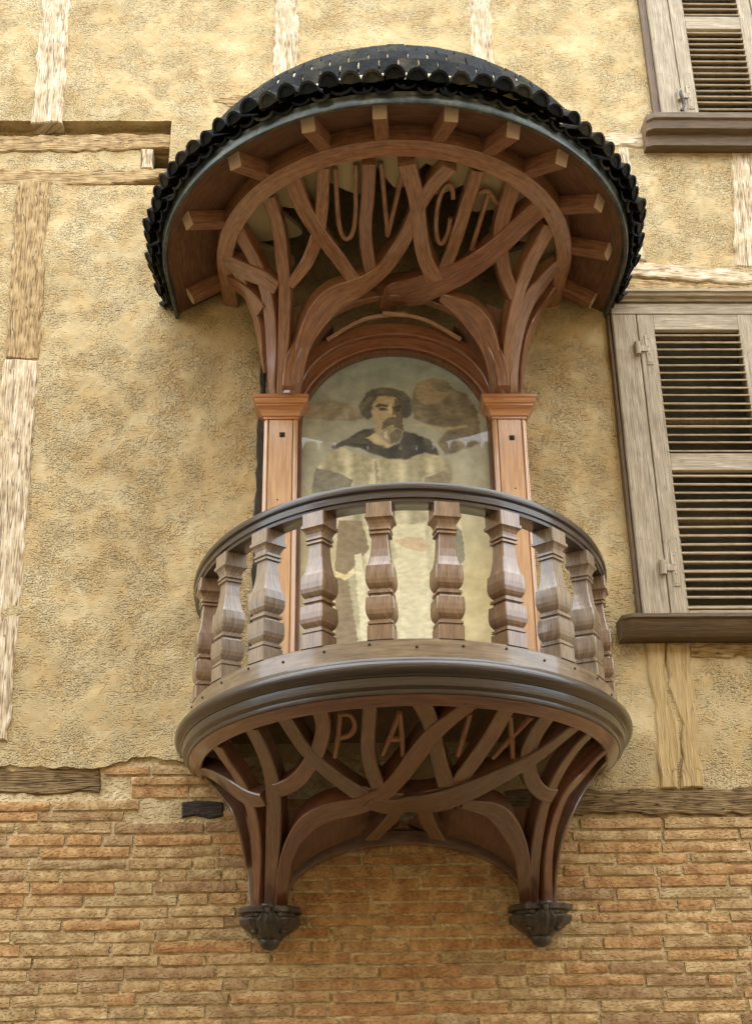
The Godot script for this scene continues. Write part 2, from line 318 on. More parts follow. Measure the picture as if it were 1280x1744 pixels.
# colour and relief of lime render: soft stains, smooth trowelled fields, and fields of short sideways pits
func render_maps(sd: int, size: int) -> Array:
	var huge := noise_bytes(sd, 0.0035, size, size, 4)
	var tint := noise_bytes(sd + 7, 0.009, size, size, 5)
	var mid_n := noise_bytes(sd + 1, 0.03, size, size, 4)
	var pit := noise_bytes(sd + 2, 0.24, size, size, 2, FastNoiseLite.TYPE_SIMPLEX_SMOOTH, 2, 1)
	var pit2 := noise_bytes(sd + 5, 0.12, size, size, 2, FastNoiseLite.TYPE_SIMPLEX_SMOOTH, 4, 1)
	var where := noise_bytes(sd + 3, 0.007, size, size, 4)
	var fine := noise_bytes(sd + 4, 0.3, size, size, 2)
	var crack := noise_bytes(sd + 9, 0.011, size, size, 4)
	var c := PackedByteArray(); c.resize(size * size * 3)
	var r := PackedByteArray(); r.resize(size * size)
	for i in size * size:
		var x := clampf(0.5 + (huge[i] / 255.0 - 0.5) * 0.55 + (mid_n[i] / 255.0 - 0.5) * 0.4 + (fine[i] / 255.0 - 0.5) * 0.4, 0.0, 1.0)
		var rough := clampf((where[i] / 255.0 - 0.22) * 2.4, 0.0, 1.0)
		var q := clampf((pit[i] / 255.0 - 0.62) * 8.0, 0.0, 1.0) * rough + clampf((pit2[i] / 255.0 - 0.70) * 9.0, 0.0, 1.0) * (0.15 + 0.85 * rough)
		if absi(crack[i] - 127) < 2 and tint[i] > 172: q = maxf(q, 0.7)
		q = minf(q, 1.0)
		var col := ramp3(s3(160, 138, 98), s3(182, 162, 120), s3(206, 191, 156), x).lerp(s3(186, 146, 86), clampf((tint[i] / 255.0 - 0.46) * 1.2, 0.0, 0.24)).lerp(s3(112, 90, 58), q * 0.24)
		c[i * 3] = int(clampf(col.x, 0, 255)); c[i * 3 + 1] = int(clampf(col.y, 0, 255)); c[i * 3 + 2] = int(clampf(col.z, 0, 255))
		r[i] = int(clampf(170.0 + (mid_n[i] / 255.0 - 0.5) * 60.0 * (0.4 + rough) + (fine[i] / 255.0 - 0.5) * 60.0 * (0.3 + rough) - q * 150.0, 0, 255))
	return [tex(size, size, Image.FORMAT_RGB8, c), tex(size, size, Image.FORMAT_L8, r)]

# colour and relief of render or brick: mottled, with small pits; lengthways > 1 draws the pits out sideways
func grain_maps(sd: int, dark: Vector3, mid: Vector3, light: Vector3, pits: float, lengthways: int, size := 512, freq := 0.03) -> Array:
	var big := noise_bytes(sd, 0.008, size, size, 4)
	var mid_n := noise_bytes(sd + 1, 0.035, size, size, 4)
	var pit := noise_bytes(sd + 2, freq, size, size, 2, FastNoiseLite.TYPE_SIMPLEX_SMOOTH, lengthways, 1)
	var where := noise_bytes(sd + 3, 0.011, size, size, 3)
	var fine := noise_bytes(sd + 4, 0.16, size, size, 2)
	var c := PackedByteArray(); c.resize(size * size * 3)
	var r := PackedByteArray(); r.resize(size * size)
	for i in size * size:
		var x := clampf(0.5 + (big[i] / 255.0 - 0.5) * 1.1 + (mid_n[i] / 255.0 - 0.5) * 0.7 + (fine[i] / 255.0 - 0.5) * 0.35, 0.0, 1.0)
		var q := clampf((pit[i] / 255.0 - 0.60 + (where[i] / 255.0 - 0.5) * 0.22) * 6.0, 0.0, 1.0) * pits
		var col := ramp3(dark, mid, light, x).lerp(dark * 0.7, q * 0.35)
		c[i * 3] = int(clampf(col.x, 0, 255)); c[i * 3 + 1] = int(clampf(col.y, 0, 255)); c[i * 3 + 2] = int(clampf(col.z, 0, 255))
		r[i] = int(clampf(170.0 + (mid_n[i] / 255.0 - 0.5) * 90.0 + (fine[i] / 255.0 - 0.5) * 60.0 - q * 130.0, 0, 255))
	return [tex(size, size, Image.FORMAT_RGB8, c), tex(size, size, Image.FORMAT_L8, r)]

func mat(maps: Array, rough: float, scale: Vector3, relief := 0.0, triplanar := false, tint := Color.WHITE) -> StandardMaterial3D:
	var m := StandardMaterial3D.new()
	m.albedo_color = tint
	m.roughness = rough
	if maps:
		m.albedo_texture = maps[0]
		if relief > 0.0:
			m.heightmap_enabled = true
			m.heightmap_texture = maps[1]
			m.heightmap_scale = relief
	m.uv1_scale = scale
	if triplanar:
		m.uv1_triplanar = true
		m.uv1_world_triplanar = true
	return m

func varnish(m: StandardMaterial3D, coat := 0.9, coat_rough := 0.12) -> StandardMaterial3D:
	m.clearcoat_enabled = true
	m.clearcoat = coat
	m.clearcoat_roughness = coat_rough
	return m

func plain(c: Color, rough: float, metal := 0.0) -> StandardMaterial3D:
	var m := StandardMaterial3D.new()
	m.albedo_color = c
	m.roughness = rough
	m.metallic = metal
	return m

func materials() -> void:
	var red := wood_maps(11, s3(98, 65, 45), s3(138, 96, 68), s3(168, 126, 94), 0.5, 0.3)
	M.rib = varnish(mat(red, 0.42, Vector3(4, 1.3, 1), 0.12))
	M.rib_b = varnish(mat(red, 0.38, Vector3(4, 1.1, 1), 0.12, false, Color(0.95, 0.9, 0.87))); M.rib_b.uv1_offset = Vector3(0.37, 0.21, 0)
	M.rib_c = varnish(mat(red, 0.45, Vector3(3.4, 1.5, 1), 0.12, false, Color(1.06, 1.06, 1.04))); M.rib_c.uv1_offset = Vector3(0.71, 0.55, 0)
	var brown := wood_maps(23, s3(70, 46, 33), s3(102, 70, 49), s3(130, 96, 70), 0.6, 0.4)
	M.low = varnish(mat(brown, 0.4, Vector3(4, 1.3, 1), 0.15, false, Color(0.9, 0.88, 0.86)))
	M.low_b = varnish(mat(brown, 0.36, Vector3(4, 1.1, 1), 0.15, false, Color(0.98, 0.88, 0.82))); M.low_b.uv1_offset = Vector3(0.37, 0.21, 0)
	M.low_c = varnish(mat(brown, 0.42, Vector3(3.4, 1.5, 1), 0.15, false, Color(0.86, 0.84, 0.82))); M.low_c.uv1_offset = Vector3(0.61, 0.83, 0)
	M.letter = mat(brown, 0.5, Vector3(4, 1.5, 1), 0.1, false, Color(1.25, 1.22, 1.2))
	var orange := wood_maps(31, s3(164, 120, 80), s3(196, 152, 108), s3(214, 176, 132), 0.35, 0.15)
	M.post = varnish(mat(orange, 0.42, Vector3(3, 0.7, 1), 0.06))
	M.cap = varnish(mat(orange, 0.38, Vector3(3, 0.7, 1), 0.06, false, Color(0.92, 0.82, 0.74)))
	var rail := wood_maps(41, s3(78, 65, 53), s3(106, 91, 75), s3(136, 121, 103), 0.4, 0.25)
	M.rail = varnish(mat(rail, 0.5, Vector3(4, 1.2, 1), 0.25, false, Color(0.5, 0.43, 0.37)), 0.7, 0.16)
	M.fascia = varnish(mat(rail, 0.4, Vector3(4, 1.2, 1), 0.1, false, Color(1.1, 1.08, 1.02)))
	M.baluster = varnish(mat(rail, 0.4, Vector3(4, 1.6, 1), 0.12, false, Color(1.1, 1.0, 0.88)))
	M.baluster_grey_sheen = varnish(mat(rail, 0.42, Vector3(4, 1.6, 1), 0.12, false, Color(1.22, 1.22, 1.2))); M.baluster_grey_sheen.uv1_offset = Vector3(0.4, 0.3, 0)  # paler grey: weathered wood, plus sky sheen put into the colour
	M.lining = mat(brown, 0.6, Vector3(3, 1, 1), 0.1, true)
	M.lining_low = mat(brown, 0.55, Vector3(3, 1.3, 1), 0.1, true)
	M.soffit = mat(brown, 0.5, Vector3(3, 1, 1), 0.1)
	M.rafter = mat(red, 0.5, Vector3(4, 1.1, 1), 0.1)
	M.pale_end = mat([], 0.7, Vector3.ONE, 0.0, false, Color8(196, 172, 146))  # paler tone of the thin caps on the rafter ends
	M.scallop = plain(Color8(176, 162, 124), 0.8)
	var old := wood_maps(53, s3(128, 104, 76), s3(196, 176, 142), s3(226, 214, 192), 0.6, 0.8, 0.6)
	M.timber = mat(old, 0.85, Vector3(3.2, 1.0, 1), 0.9)
	M.timber_b = mat(old, 0.9, Vector3(3.0, 1.3, 1), 1.2, false, Color(0.84, 0.78, 0.66)); M.timber_b.uv1_offset = Vector3(0.3, 0.6, 0)
	M.timber_c = mat(old, 0.9, Vector3(2.4, 1.3, 1), 1.4, false, Color(0.62, 0.56, 0.45)); M.timber_c.uv1_offset = Vector3(0.55, 0.1, 0)
	M.timber_e = mat(wood_maps(59, s3(146, 120, 78), s3(176, 150, 102), s3(194, 172, 126), 0.5, 0.45), 0.9, Vector3(2.2, 0.8, 1), 0.9); M.timber_e.uv1_offset = Vector3(0.8, 0.4, 0)
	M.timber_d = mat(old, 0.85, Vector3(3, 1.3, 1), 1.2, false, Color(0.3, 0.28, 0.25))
	M.char = mat(old, 0.8, Vector3(4, 2, 1), 1.5, false, Color(0.3, 0.28, 0.26))
	var shut := wood_maps(67, s3(120, 107, 88), s3(154, 139, 115), s3(184, 170, 146), 0.6, 0.5)
	M.shutter = mat(shut, 0.7, Vector3(3.4, 0.9, 1), 0.25)
	M.sill = mat(shut, 0.6, Vector3(3.4, 0.9, 1), 0.3, false, Color(0.62, 0.55, 0.46))
	M.slat = mat(shut, 0.65, Vector3(6, 1.4, 1), 0.1, false, Color(1.06, 1.03, 0.98))
	var wall := render_maps(71, 1280)
	M.plaster = mat(wall, 0.92, Vector3(0.47, 0.47, 0.47), 1.7, true)
	var br := grain_maps(83, s3(144, 113, 78), s3(176, 146, 106), s3(200, 176, 138), 0.9, 2, 512, 0.07)
	var tones := [[1.0, 0.96, 0.9], [1.0, 1.0, 0.96], [0.95, 0.97, 0.94], [0.98, 0.91, 0.82], [0.9, 0.89, 0.86], [0.96, 0.95, 0.9], [0.94, 0.85, 0.75], [1.06, 1.05, 1.0], [0.88, 0.85, 0.82]]
	for i in tones.size():
		var m := mat(br, 0.92, Vector3(2.2, 2.2, 2.2), 0.5, true, Color(tones[i][0], tones[i][1], tones[i][2]))
		m.uv1_offset = Vector3(0.13 * i, 0.29 * i, 0)
		M["brick%d" % i] = m
	var mo := grain_maps(91, s3(164, 142, 104), s3(194, 174, 134), s3(212, 196, 160), 0.8, 2, 512, 0.08)
	M.mortar = mat(mo, 0.95, Vector3(1.6, 1.6, 1.6), 0.9, true)
	var sl := grain_maps(97, s3(15, 16, 18), s3(26, 28, 29), s3(46, 46, 43), 0.5, 1, 256, 0.05)
	M.tile = mat(sl, 0.8, Vector3(4, 4, 4), 0.25, true)
	M.tile_b = mat(sl, 0.7, Vector3(4, 4, 4), 0.25, true, Color(0.85, 0.88, 0.9))
	M.tile_c = mat(sl, 0.85, Vector3(4, 4, 4), 0.25, true, Color(1.6, 1.5, 1.3))
	for m in [M.tile, M.tile_b, M.tile_c]: m.metallic_specular = 0.25
	M.pointing = mat(mo, 0.95, Vector3(2, 2, 2), 0.3, true, Color(1.2, 1.24, 1.3))
	M.zinc = mat(sl, 0.35, Vector3(3, 3, 3), 0.05, true, Color(2.0, 2.1, 2.0)); M.zinc.metallic = 0.2
	M.iron = plain(Color8(46, 42, 38), 0.5, 0.6)
	M.corbel = mat(grain_maps(103, s3(38, 34, 30), s3(64, 57, 49), s3(98, 88, 74), 0.5, 1, 256, 0.05), 0.34, Vector3(5, 5, 5), 0.2, true)
	M.room = plain(Color8(150, 140, 124), 0.95)
	M.glass = plain(Color(0.9, 0.95, 0.95, 0.06), 0.02); M.glass.transparency = BaseMaterial3D.TRANSPARENCY_ALPHA
	M.gold = plain(Color8(96, 66, 38), 0.4)
	M.street = mat(mo, 0.9, Vector3(0.7, 0.7, 0.7), 0.5, true, Color(0.5, 0.49, 0.48))
	M.facing = mat(mo, 0.9, Vector3(0.7, 0.7, 0.7), 0.5, true, Color(0.78, 0.78, 0.78))

# ---------------------------------------------------------------- geometry helpers
# a U in plan: straight sides from the wall, then half an ellipse; [position, outward]
func u_frames(a: float, b: float, z0: float, n := 72) -> Array:
	var out := []
	if z0 > 0.001:
		for i in 4: out.append([Vector3(-a, 0, z0 * i / 4.0), Vector3.LEFT])
	for i in n + 1:
		var th := -PI / 2 + PI * i / n
		out.append([Vector3(a * sin(th), 0, z0 + b * cos(th)), Vector3(sin(th) / a, 0, cos(th) / b).normalized()])
	if z0 > 0.001:
		for i in 4: out.append([Vector3(a, 0, z0 * (3 - i) / 4.0), Vector3.RIGHT])
	return out

func sweep(mb: MB, fr: Array, prof: Array, closed := true) -> void:
	var s := []
	for f in fr:
		var q := PackedVector3Array()
		for p in prof: q.append(f[0] + f[1] * p[0] + Vector3.UP * p[1])
		s.append(q)
	mb.loft(s, closed, closed)

func catmull(pts: Array, per: int) -> Array:
	var out := []
	for i in pts.size() - 1:
		var a = pts[maxi(i - 1, 0)]
		var b = pts[i]
		var c = pts[i + 1]
		var d = pts[mini(i + 2, pts.size() - 1)]
		for k in per:
			var t := float(k) / per
			out.append((b * 2.0 + (c - a) * t + (a * 2.0 - b * 5.0 + c * 4.0 - d) * t * t + (b * 3.0 - a - c * 3.0 + d) * t * t * t) * 0.5)
	out.append(pts[-1])
	return out

# a bent board: centre line, faces' normals, widths
func board(mb: MB, pts: Array, nor: Array, w: Array, depth: float, lift: float, c := 0.005) -> void:
	var s := []
	for i in pts.size():
		var t: Vector3 = (pts[mini(i + 1, pts.size() - 1)] - pts[maxi(i - 1, 0)]).normalized()
		var nn: Vector3 = (nor[i] - t * nor[i].dot(t)).normalized()
		var b := t.cross(nn)
		var h: float = w[i] * 0.5
		var cc := minf(c, h * 0.4)
		var q := PackedVector3Array()
		for p in [[-h, -depth], [-h, -cc], [-h + cc, 0.0], [h - cc, 0.0], [h, -cc], [h, -depth]]: q.append(pts[i] + b * p[0] + nn * (p[1] + lift))
		s.append(q)
	mb.loft(s, true, true, 1.0, 0.9)

func rib_on(mb: MB, fan: Fan, flat: Array, widths: Array, depth: float, lift: float) -> void:
	var pw := []
	for i in flat.size() / 2: pw.append(Vector3(flat[i * 2], flat[i * 2 + 1], widths[i] if widths.size() > 1 else widths[0]))
	var sm := catmull(pw, 7 if pw.size() < 6 else 5)
	var pts := []
	var nor := []
	var w := []
	for p in sm:
		pts.append(Vector3(p.x, fan.height(p.x, p.y), p.y))
		nor.append(fan.normal(p.x, p.y))
		w.append(p.z)
	for e in [0, 1]:  # a rib that starts at the post stands on the capital or corbel
		var k: int = 0 if e == 0 else pts.size() - 1
		if pts[k].y < fan.yb + 0.16:
			var foot := Vector3(pts[k].x, fan.yb - 0.004, pts[k].z)
			foot.x += (signf(foot.x) * fan.xk - foot.x) * 0.12
			foot.z += (fan.zk - foot.z) * 0.12
			for m in 3:
				var q: Vector3 = (pts[0] if e == 0 else pts[-1]).lerp(foot, 1.0 / (3 - m))
				if e == 0:
					pts.push_front(q); nor.push_front(nor[0]); w.push_front(w[0])
				else:
					pts.append(q); nor.append(nor[-1]); w.append(w[-1])
	for pass_ in 4:
		var n2 := nor.duplicate()
		var p2 := pts.duplicate()
		for i in range(1, nor.size() - 1):
			n2[i] = (nor[i - 1] + nor[i] * 2.0 + nor[i + 1]).normalized()
			if pass_ < 2: p2[i] = (pts[i - 1] + pts[i] * 2.0 + pts[i + 1]) * 0.25
		nor = n2; pts = p2
	board(mb, pts, nor, w, depth, lift)

# the smooth lining behind a vault
func lining(fan: Fan, up: float, inset: float, crown := 0.0, open_above := 0.75) -> MB:
	var mb := MB.new()
	var nx := 96
	var nz := 48
	var g := []
	for i in nx + 1:
		var x := lerpf(-1.0, 1.0, float(i) / nx) * (fan.a - inset)
		var q := PackedVector3Array()
		var zm := fan.z0 + (fan.b - inset) * sqrt(maxf(0.0, 1.0 - pow(x / (fan.a - inset), 2.0)))
		for j in nz + 1:
			var z := lerpf(0.006, maxf(zm, 0.012), float(j) / nz)
			var y := fan.height(x, z) + up
			if crown > 0.0 and absf(x) < 0.56:  # a round arch where the vault meets the wall
				var ya := fan.yb + (crown - fan.yb) * pow(1.0 - pow(absf(x) / 0.56, 2.2), 0.5)
				y = lerpf(maxf(ya, y), y, smoothstep(0.0, 0.4, z))
			q.append(Vector3(x, y, z))
		g.append(q)
	for i in nx:  # the boards stop part of the way up; above them the hollow is open
		for j in nz:
			var mid: Vector3 = (g[i][j] + g[i + 1][j + 1]) * 0.5
			if (fan.height(mid.x, mid.z) - fan.yb) / (fan.yt - fan.yb) > open_above: continue
			mb.quad(g[i][j], g[i + 1][j], g[i + 1][j + 1], g[i][j + 1], Vector3.DOWN + Vector3(signf(mid.x), 0, 1) * 0.2)
	for k in mb.v.size():
		mb.t[k] = Vector2(mb.v[k].x, mb.v[k].y + mb.v[k].z)
	return mb

func smooth_noise(sd: int, freq: float) -> FastNoiseLite:
	var f := FastNoiseLite.new()
	f.seed = sd; f.frequency = freq; f.fractal_octaves = 3
	return f

# a hewn timber let into the wall: outline in the wall plane, uneven edges
func timber(poly: Array, z: float, depth: float, axis: Vector2, rough := 0.01, step := 0.05) -> MB:
	var pts := PackedVector2Array()
	for i in poly.size() / 2:
		var a := Vector2(poly[i * 2], poly[i * 2 + 1])
		var j := (i + 1) % (poly.size() / 2)
		var b := Vector2(poly[j * 2], poly[j * 2 + 1])
		var k := maxi(1, int((b - a).length() / step))
		for m in k:
			var p := a.lerp(b, float(m) / k)
			if m > 0: p += (b - a).orthogonal().normalized() * rng.randf_range(-rough, rough)
			pts.append(p)
	var mb := MB.new()
	var ax := axis.normalized()
	var uv := func(p: Vector2): return Vector2(p.dot(ax.orthogonal()), p.dot(ax))
	var off := Geometry2D.offset_polygon(pts, -0.007)
	var inner: PackedVector2Array = off[0] if off.size() == 1 else pts
	if Geometry2D.is_polygon_clockwise(pts) != Geometry2D.is_polygon_clockwise(inner): inner.reverse()
	var tri := Geometry2D.triangulate_polygon(inner)
	var nz := Vector3(0, 0, 1)
	for i in range(0, tri.size(), 3):
		var q := [inner[tri[i]], inner[tri[i + 1]], inner[tri[i + 2]]]
		mb.tri(Vector3(q[0].x, q[0].y, z), Vector3(q[1].x, q[1].y, z), Vector3(q[2].x, q[2].y, z), nz, nz, nz, uv.call(q[0]), uv.call(q[1]), uv.call(q[2]))
	var cen := Vector2.ZERO
	for p in pts: cen += p
	cen /= pts.size()
	for i in pts.size():  # sides and a worn bevel towards the nearest inner edge
		var a := pts[i]
		var b := pts[(i + 1) % pts.size()]
		var o := (b - a).orthogonal().normalized()
		if Geometry2D.is_point_in_polygon((a + b) / 2 + o * 0.002, pts): o = -o
		var nn := Vector3(o.x, o.y, 0)
		var qa := Vector3(a.x, a.y, z - 0.007)
		var qb := Vector3(b.x, b.y, z - 0.007)
		var ra := Vector3(a.x, a.y, z - depth)
		var rb := Vector3(b.x, b.y, z - depth)
		mb.tri(qa, qb, rb, nn, nn, nn, uv.call(a), uv.call(b), uv.call(b) + Vector2(depth, 0))
		mb.tri(qa, rb, ra, nn, nn, nn, uv.call(a), uv.call(b) + Vector2(depth, 0), uv.call(a) + Vector2(depth, 0))
		var ia := closest(inner, a)
		var ib := closest(inner, b)
		var bn := (nn + nz).normalized()
		mb.tri(qa, qb, Vector3(ib.x, ib.y, z), bn, bn, bn, uv.call(a), uv.call(b), uv.call(ib))
		if ia.distance_to(ib) > 1e-4: mb.tri(qa, Vector3(ib.x, ib.y, z), Vector3(ia.x, ia.y, z), bn, bn, bn, uv.call(a), uv.call(ib), uv.call(ia))
	return mb

func closest(poly: PackedVector2Array, p: Vector2) -> Vector2:
	var best := poly[0]
	for q in poly:
		if q.distance_squared_to(p) < best.distance_squared_to(p): best = q
	return best

# ---------------------------------------------------------------- the scene
func _ready() -> void:
	# camera
	var cam := Camera3D.new()
	cam.name = "camera"
	var pitch := 0.406
	var yaw := 0.0263
	var roll := -0.0137
	var fwd := Vector3(sin(yaw) * cos(pitch), sin(pitch), -cos(yaw) * cos(pitch))
	var right := Vector3(cos(yaw), 0, sin(yaw))
	var up := right.cross(fwd)
	var r2 := right * cos(roll) + up * sin(roll)
	var u2 := up * cos(roll) - right * sin(roll)
	cam.transform = Transform3D(Basis(r2, u2, -fwd), Vector3(-0.254, 1.65, 5.648))
	cam.fov = 46.73
	cam.near = 0.05
	cam.far = 200.0
	add_child(cam)
	cam.current = true
	# sky and exposure
	var env := Environment.new()
	var sm := ProceduralSkyMaterial.new()
	sm.sky_top_color = Color(0.96, 0.98, 1.0)
	sm.sky_horizon_color = Color(0.52, 0.56, 0.60)
	sm.sky_curve = 0.25
	sm.ground_horizon_color = Color(0.5, 0.47, 0.42)
	sm.ground_bottom_color = Color(0.35, 0.32, 0.28)
	sm.sun_angle_max = 0.0
	var sky := Sky.new()
	sky.sky_material = sm
	env.background_mode = Environment.BG_SKY
	env.sky = sky
	env.tonemap_mode = Environment.TONE_MAPPER_LINEAR
	env.tonemap_exposure = 6.0
	env.sdfgi_enabled = true
	env.ssao_enabled = true
	env.ssil_enabled = true
	var we := WorldEnvironment.new()
	we.name = "world_environment"
	we.environment = env
	add_child(we)
	# the sun stands behind this house: the wall is in open shade, the far side of the street is lit
	var sun := DirectionalLight3D.new()
	sun.name = "sun"
	sun.light_energy = 0.6
	sun.light_color = Color(1.0, 0.95, 0.86)
	sun.light_angular_distance = 0.5
	sun.shadow_enabled = true
	add_child(sun)
	sun.look_at_from_position(Vector3(3, 8, -5), Vector3.ZERO, Vector3.UP)

	rng.seed = 20240
	materials()
	build_street()
	build_house()
	build_balcony()
	build_canopy()
	build_posts()
	build_painting()
	build_corbels()

func build_street() -> void:
	var mb := MB.new()
	mb.quad(Vector3(-40, 0, -30), Vector3(40, 0, -30), Vector3(40, 0, 40), Vector3(-40, 0, 40), Vector3.UP)
	structure(part("street", mb, M.street, self))
	# the house across the street, seen in the glass over the picture
	var o := thing("facing_house", "pale brick house across the street, mirrored in the picture glass", "house")
	var w := MB.new()
	w.box(Vector3(-14, 0, 8.2), Vector3(14, 8.0, 14), 0.0)
	part("wall", w, M.facing, o)
	var rf := MB.new()
	rf.quad(Vector3(-14.3, 8.15, 7.62), Vector3(14.3, 8.15, 7.62), Vector3(14.3, 9.45, 11.2), Vector3(-14.3, 9.45, 11.2), Vector3(0, 1, -0.4))
	rf.quad(Vector3(-14.3, 8.01, 7.62), Vector3(14.3, 8.01, 7.62), Vector3(14.3, 8.01, 11.2), Vector3(-14.3, 8.01, 11.2), Vector3.DOWN)
	rf.quad(Vector3(-14.3, 8.15, 14.5), Vector3(14.3, 8.15, 14.5), Vector3(14.3, 9.45, 11.2), Vector3(-14.3, 9.45, 11.2), Vector3(0, 1, 0.4))
	part("roof", rf, M.tile_c, o)
	var et := MB.new()
	for i in 120:
		canal_tile(et, Transform3D(Basis(Vector3(1, 0, 0), Vector3(0, 1, -0.1).normalized(), Vector3(0, 0.1, 1).normalized()), Vector3(-11.9 + i * 0.2, 8.13, 7.5)), 0.095, 0.08, 0.5, false)
	part("eave_tiles", et, M.brick6, o).set_meta("kind", "stuff")
	for i in 5:
		for k in 2:
			var x := -8.0 + i * 4.0
			var f := MB.new()
			f.box(Vector3(x - 0.6, 1.2 + k * 3.2, 8.12), Vector3(x + 0.6, 3.1 + k * 3.2, 8.22), 0.01)
			part("window_shutter", f, M.shutter, o)

# half a barrel of clay: axis along local z (towards -z is the open front end)
func canal_tile(mb: MB, x: Transform3D, r: float, rise: float, length: float, hollow: bool) -> void:
	var n := 7
	var s := []
	for k in 2:
		var q := PackedVector3Array()
		var rr := r * (1.0 if k == 0 else 0.8)
		for i in n + 1:
			var a := PI * i / n
			q.append(x * Vector3(-rr * cos(a), (-rise if hollow else rise) * sin(a) * rr / r, length * k))
		for i in n + 1:
			var a := PI * (n - i) / n
			var ri := rr - 0.012
			q.append(x * Vector3(-ri * cos(a), (-(rise - 0.012) if hollow else rise - 0.012) * sin(a) * rr / r, length * k))
		s.append(q)
	mb.loft(s, true, false, 1.0, 0.6)
	for k in 2:  # the rims
		for i in n:
			var q: PackedVector3Array = s[k]
			var o := (x.basis.z * (-1.0 if k == 0 else 1.0)).normalized()
			mb.quad(q[i], q[i + 1], q[2 * n - i], q[2 * n + 1 - i], o)

# ---------------------------------------------------------------- the house wall
func build_house() -> void:
	var h := thing("timbered_house", "ochre rendered half-timbered house front with brick base and louvred shutters", "house")
	var bump := smooth_noise(5, 1.4)
	var fine := smooth_noise(6, 9.0)
	# body behind the wall face
	var core := MB.new()
	core.box(Vector3(-9, 0, -7), Vector3(9, 11.5, -2.6))
	part("house_body", core, M.room, h)
	var crown := MB.new()
	crown.box(Vector3(-9, 8.6, -2.6), Vector3(9, 11.5, -0.01))
	crown.box(Vector3(-9, 0, -2.6), Vector3(9, 1.15, -0.02))
	crown.box(Vector3(-9, 1.15, -2.6), Vector3(-3.6, 8.6, -0.012))
	crown.box(Vector3(3.6, 1.15, -2.6), Vector3(9, 8.6, -0.012))
	part("outer_wall", crown, M.plaster, h)
	# render: a hand-trowelled sheet with openings and a ragged lower edge
	var cuts := [[1.215, 2.79, 3.46, 5.31], [1.61, 2.98, 6.60, 8.3], [-2.75, -1.302, 6.165, 6.645]]
	var xs := grid_lines(-3.62, 3.62, 0.03, [1.215, 2.79, 1.61, 2.98, -2.75, -1.302, -0.02])
	var ys := grid_lines(2.62, 8.62, 0.03, [2.80, 3.46, 5.31, 6.60, 8.3, 6.165, 6.645])
	var mb := MB.new()
	var solid := func(i: int, j: int) -> bool:
		if i < 0 or j < 0 or i >= xs.size() - 1 or j >= ys.size() - 1: return false
		var x := (xs[i] + xs[i + 1]) / 2
		var y := (ys[j] + ys[j + 1]) / 2
		if x < -0.02 and y < 2.80: return false
		for c in cuts:
			if x > c[0] and x < c[1] and y > c[2] and y < c[3]: return false
		return true
	var at := func(i: int, j: int) -> Vector3:
		var x := xs[i]
		var y := ys[j]
		var low: float = 2.80 if x < -0.02 else 2.62
		var e := clampf(1.0 - (y - low) / 0.09, 0.0, 1.0)
		var yy := y + (fine.get_noise_2d(x * 0.7, 7.0) * 0.02 + bump.get_noise_2d(x * 1.2, 3.0) * 0.04 - (0.02 if x < -1.3 else 0.0)) * e
		var near := 1.0
		for c in cuts:
			if x > c[0] - 0.001 and x < c[1] + 0.001 and y > c[2] - 0.001 and y < c[3] + 0.001: near = 0.3
		return Vector3(x, yy, (bump.get_noise_2d(x, y) * 0.022 + fine.get_noise_2d(x, y) * 0.005) * near + (0.012 * e if x < 0.0 else 0.0))
	var nrm := func(i: int, j: int) -> Vector3:
		var a: Vector3 = at.call(mini(i + 1, xs.size() - 1), j) - at.call(maxi(i - 1, 0), j)
		var b: Vector3 = at.call(i, mini(j + 1, ys.size() - 1)) - at.call(i, maxi(j - 1, 0))
		return a.cross(b).normalized()
	var p := []
	var nn := []
	for i in xs.size():
		var a := PackedVector3Array()
		var b := PackedVector3Array()
		for j in ys.size():
			a.append(at.call(i, j)); b.append(nrm.call(i, j))
		p.append(a); nn.append(b)
	for i in xs.size() - 1:
		for j in ys.size() - 1:
			if not solid.call(i, j): continue
			mb.tri(p[i][j], p[i + 1][j], p[i + 1][j + 1], nn[i][j], nn[i + 1][j], nn[i + 1][j + 1])
			mb.tri(p[i][j], p[i + 1][j + 1], p[i][j + 1], nn[i][j], nn[i + 1][j + 1], nn[i][j + 1])
			var back := Vector3(0, 0, -0.11)
			if not solid.call(i, j - 1): mb.quad(p[i][j], p[i + 1][j], p[i + 1][j] + back, p[i][j] + back, Vector3.DOWN)
			if not solid.call(i, j + 1): mb.quad(p[i][j + 1], p[i + 1][j + 1], p[i + 1][j + 1] + back, p[i][j + 1] + back, Vector3.UP)
			if not solid.call(i - 1, j): mb.quad(p[i][j], p[i][j + 1], p[i][j + 1] + back, p[i][j] + back, Vector3.LEFT)
			if not solid.call(i + 1, j): mb.quad(p[i + 1][j], p[i + 1][j + 1], p[i + 1][j + 1] + back, p[i + 1][j] + back, Vector3.RIGHT)
	part("render_coat", mb, M.plaster, h, "rough ochre lime render with pitted patches")
	build_timbers(h)
	build_bricks(h)
	build_windows(h)

func grid_lines(lo: float, hi: float, step: float, must: Array) -> PackedFloat32Array:
	var n := int(round((hi - lo) / step))
	var out := PackedFloat32Array()
	for i in n + 1: out.append(lerpf(lo, hi, float(i) / n))
	for m in must:
		var k := clampi(int(round((m - lo) / (hi - lo) * n)), 1, n - 1)
		out[k] = m
	return out

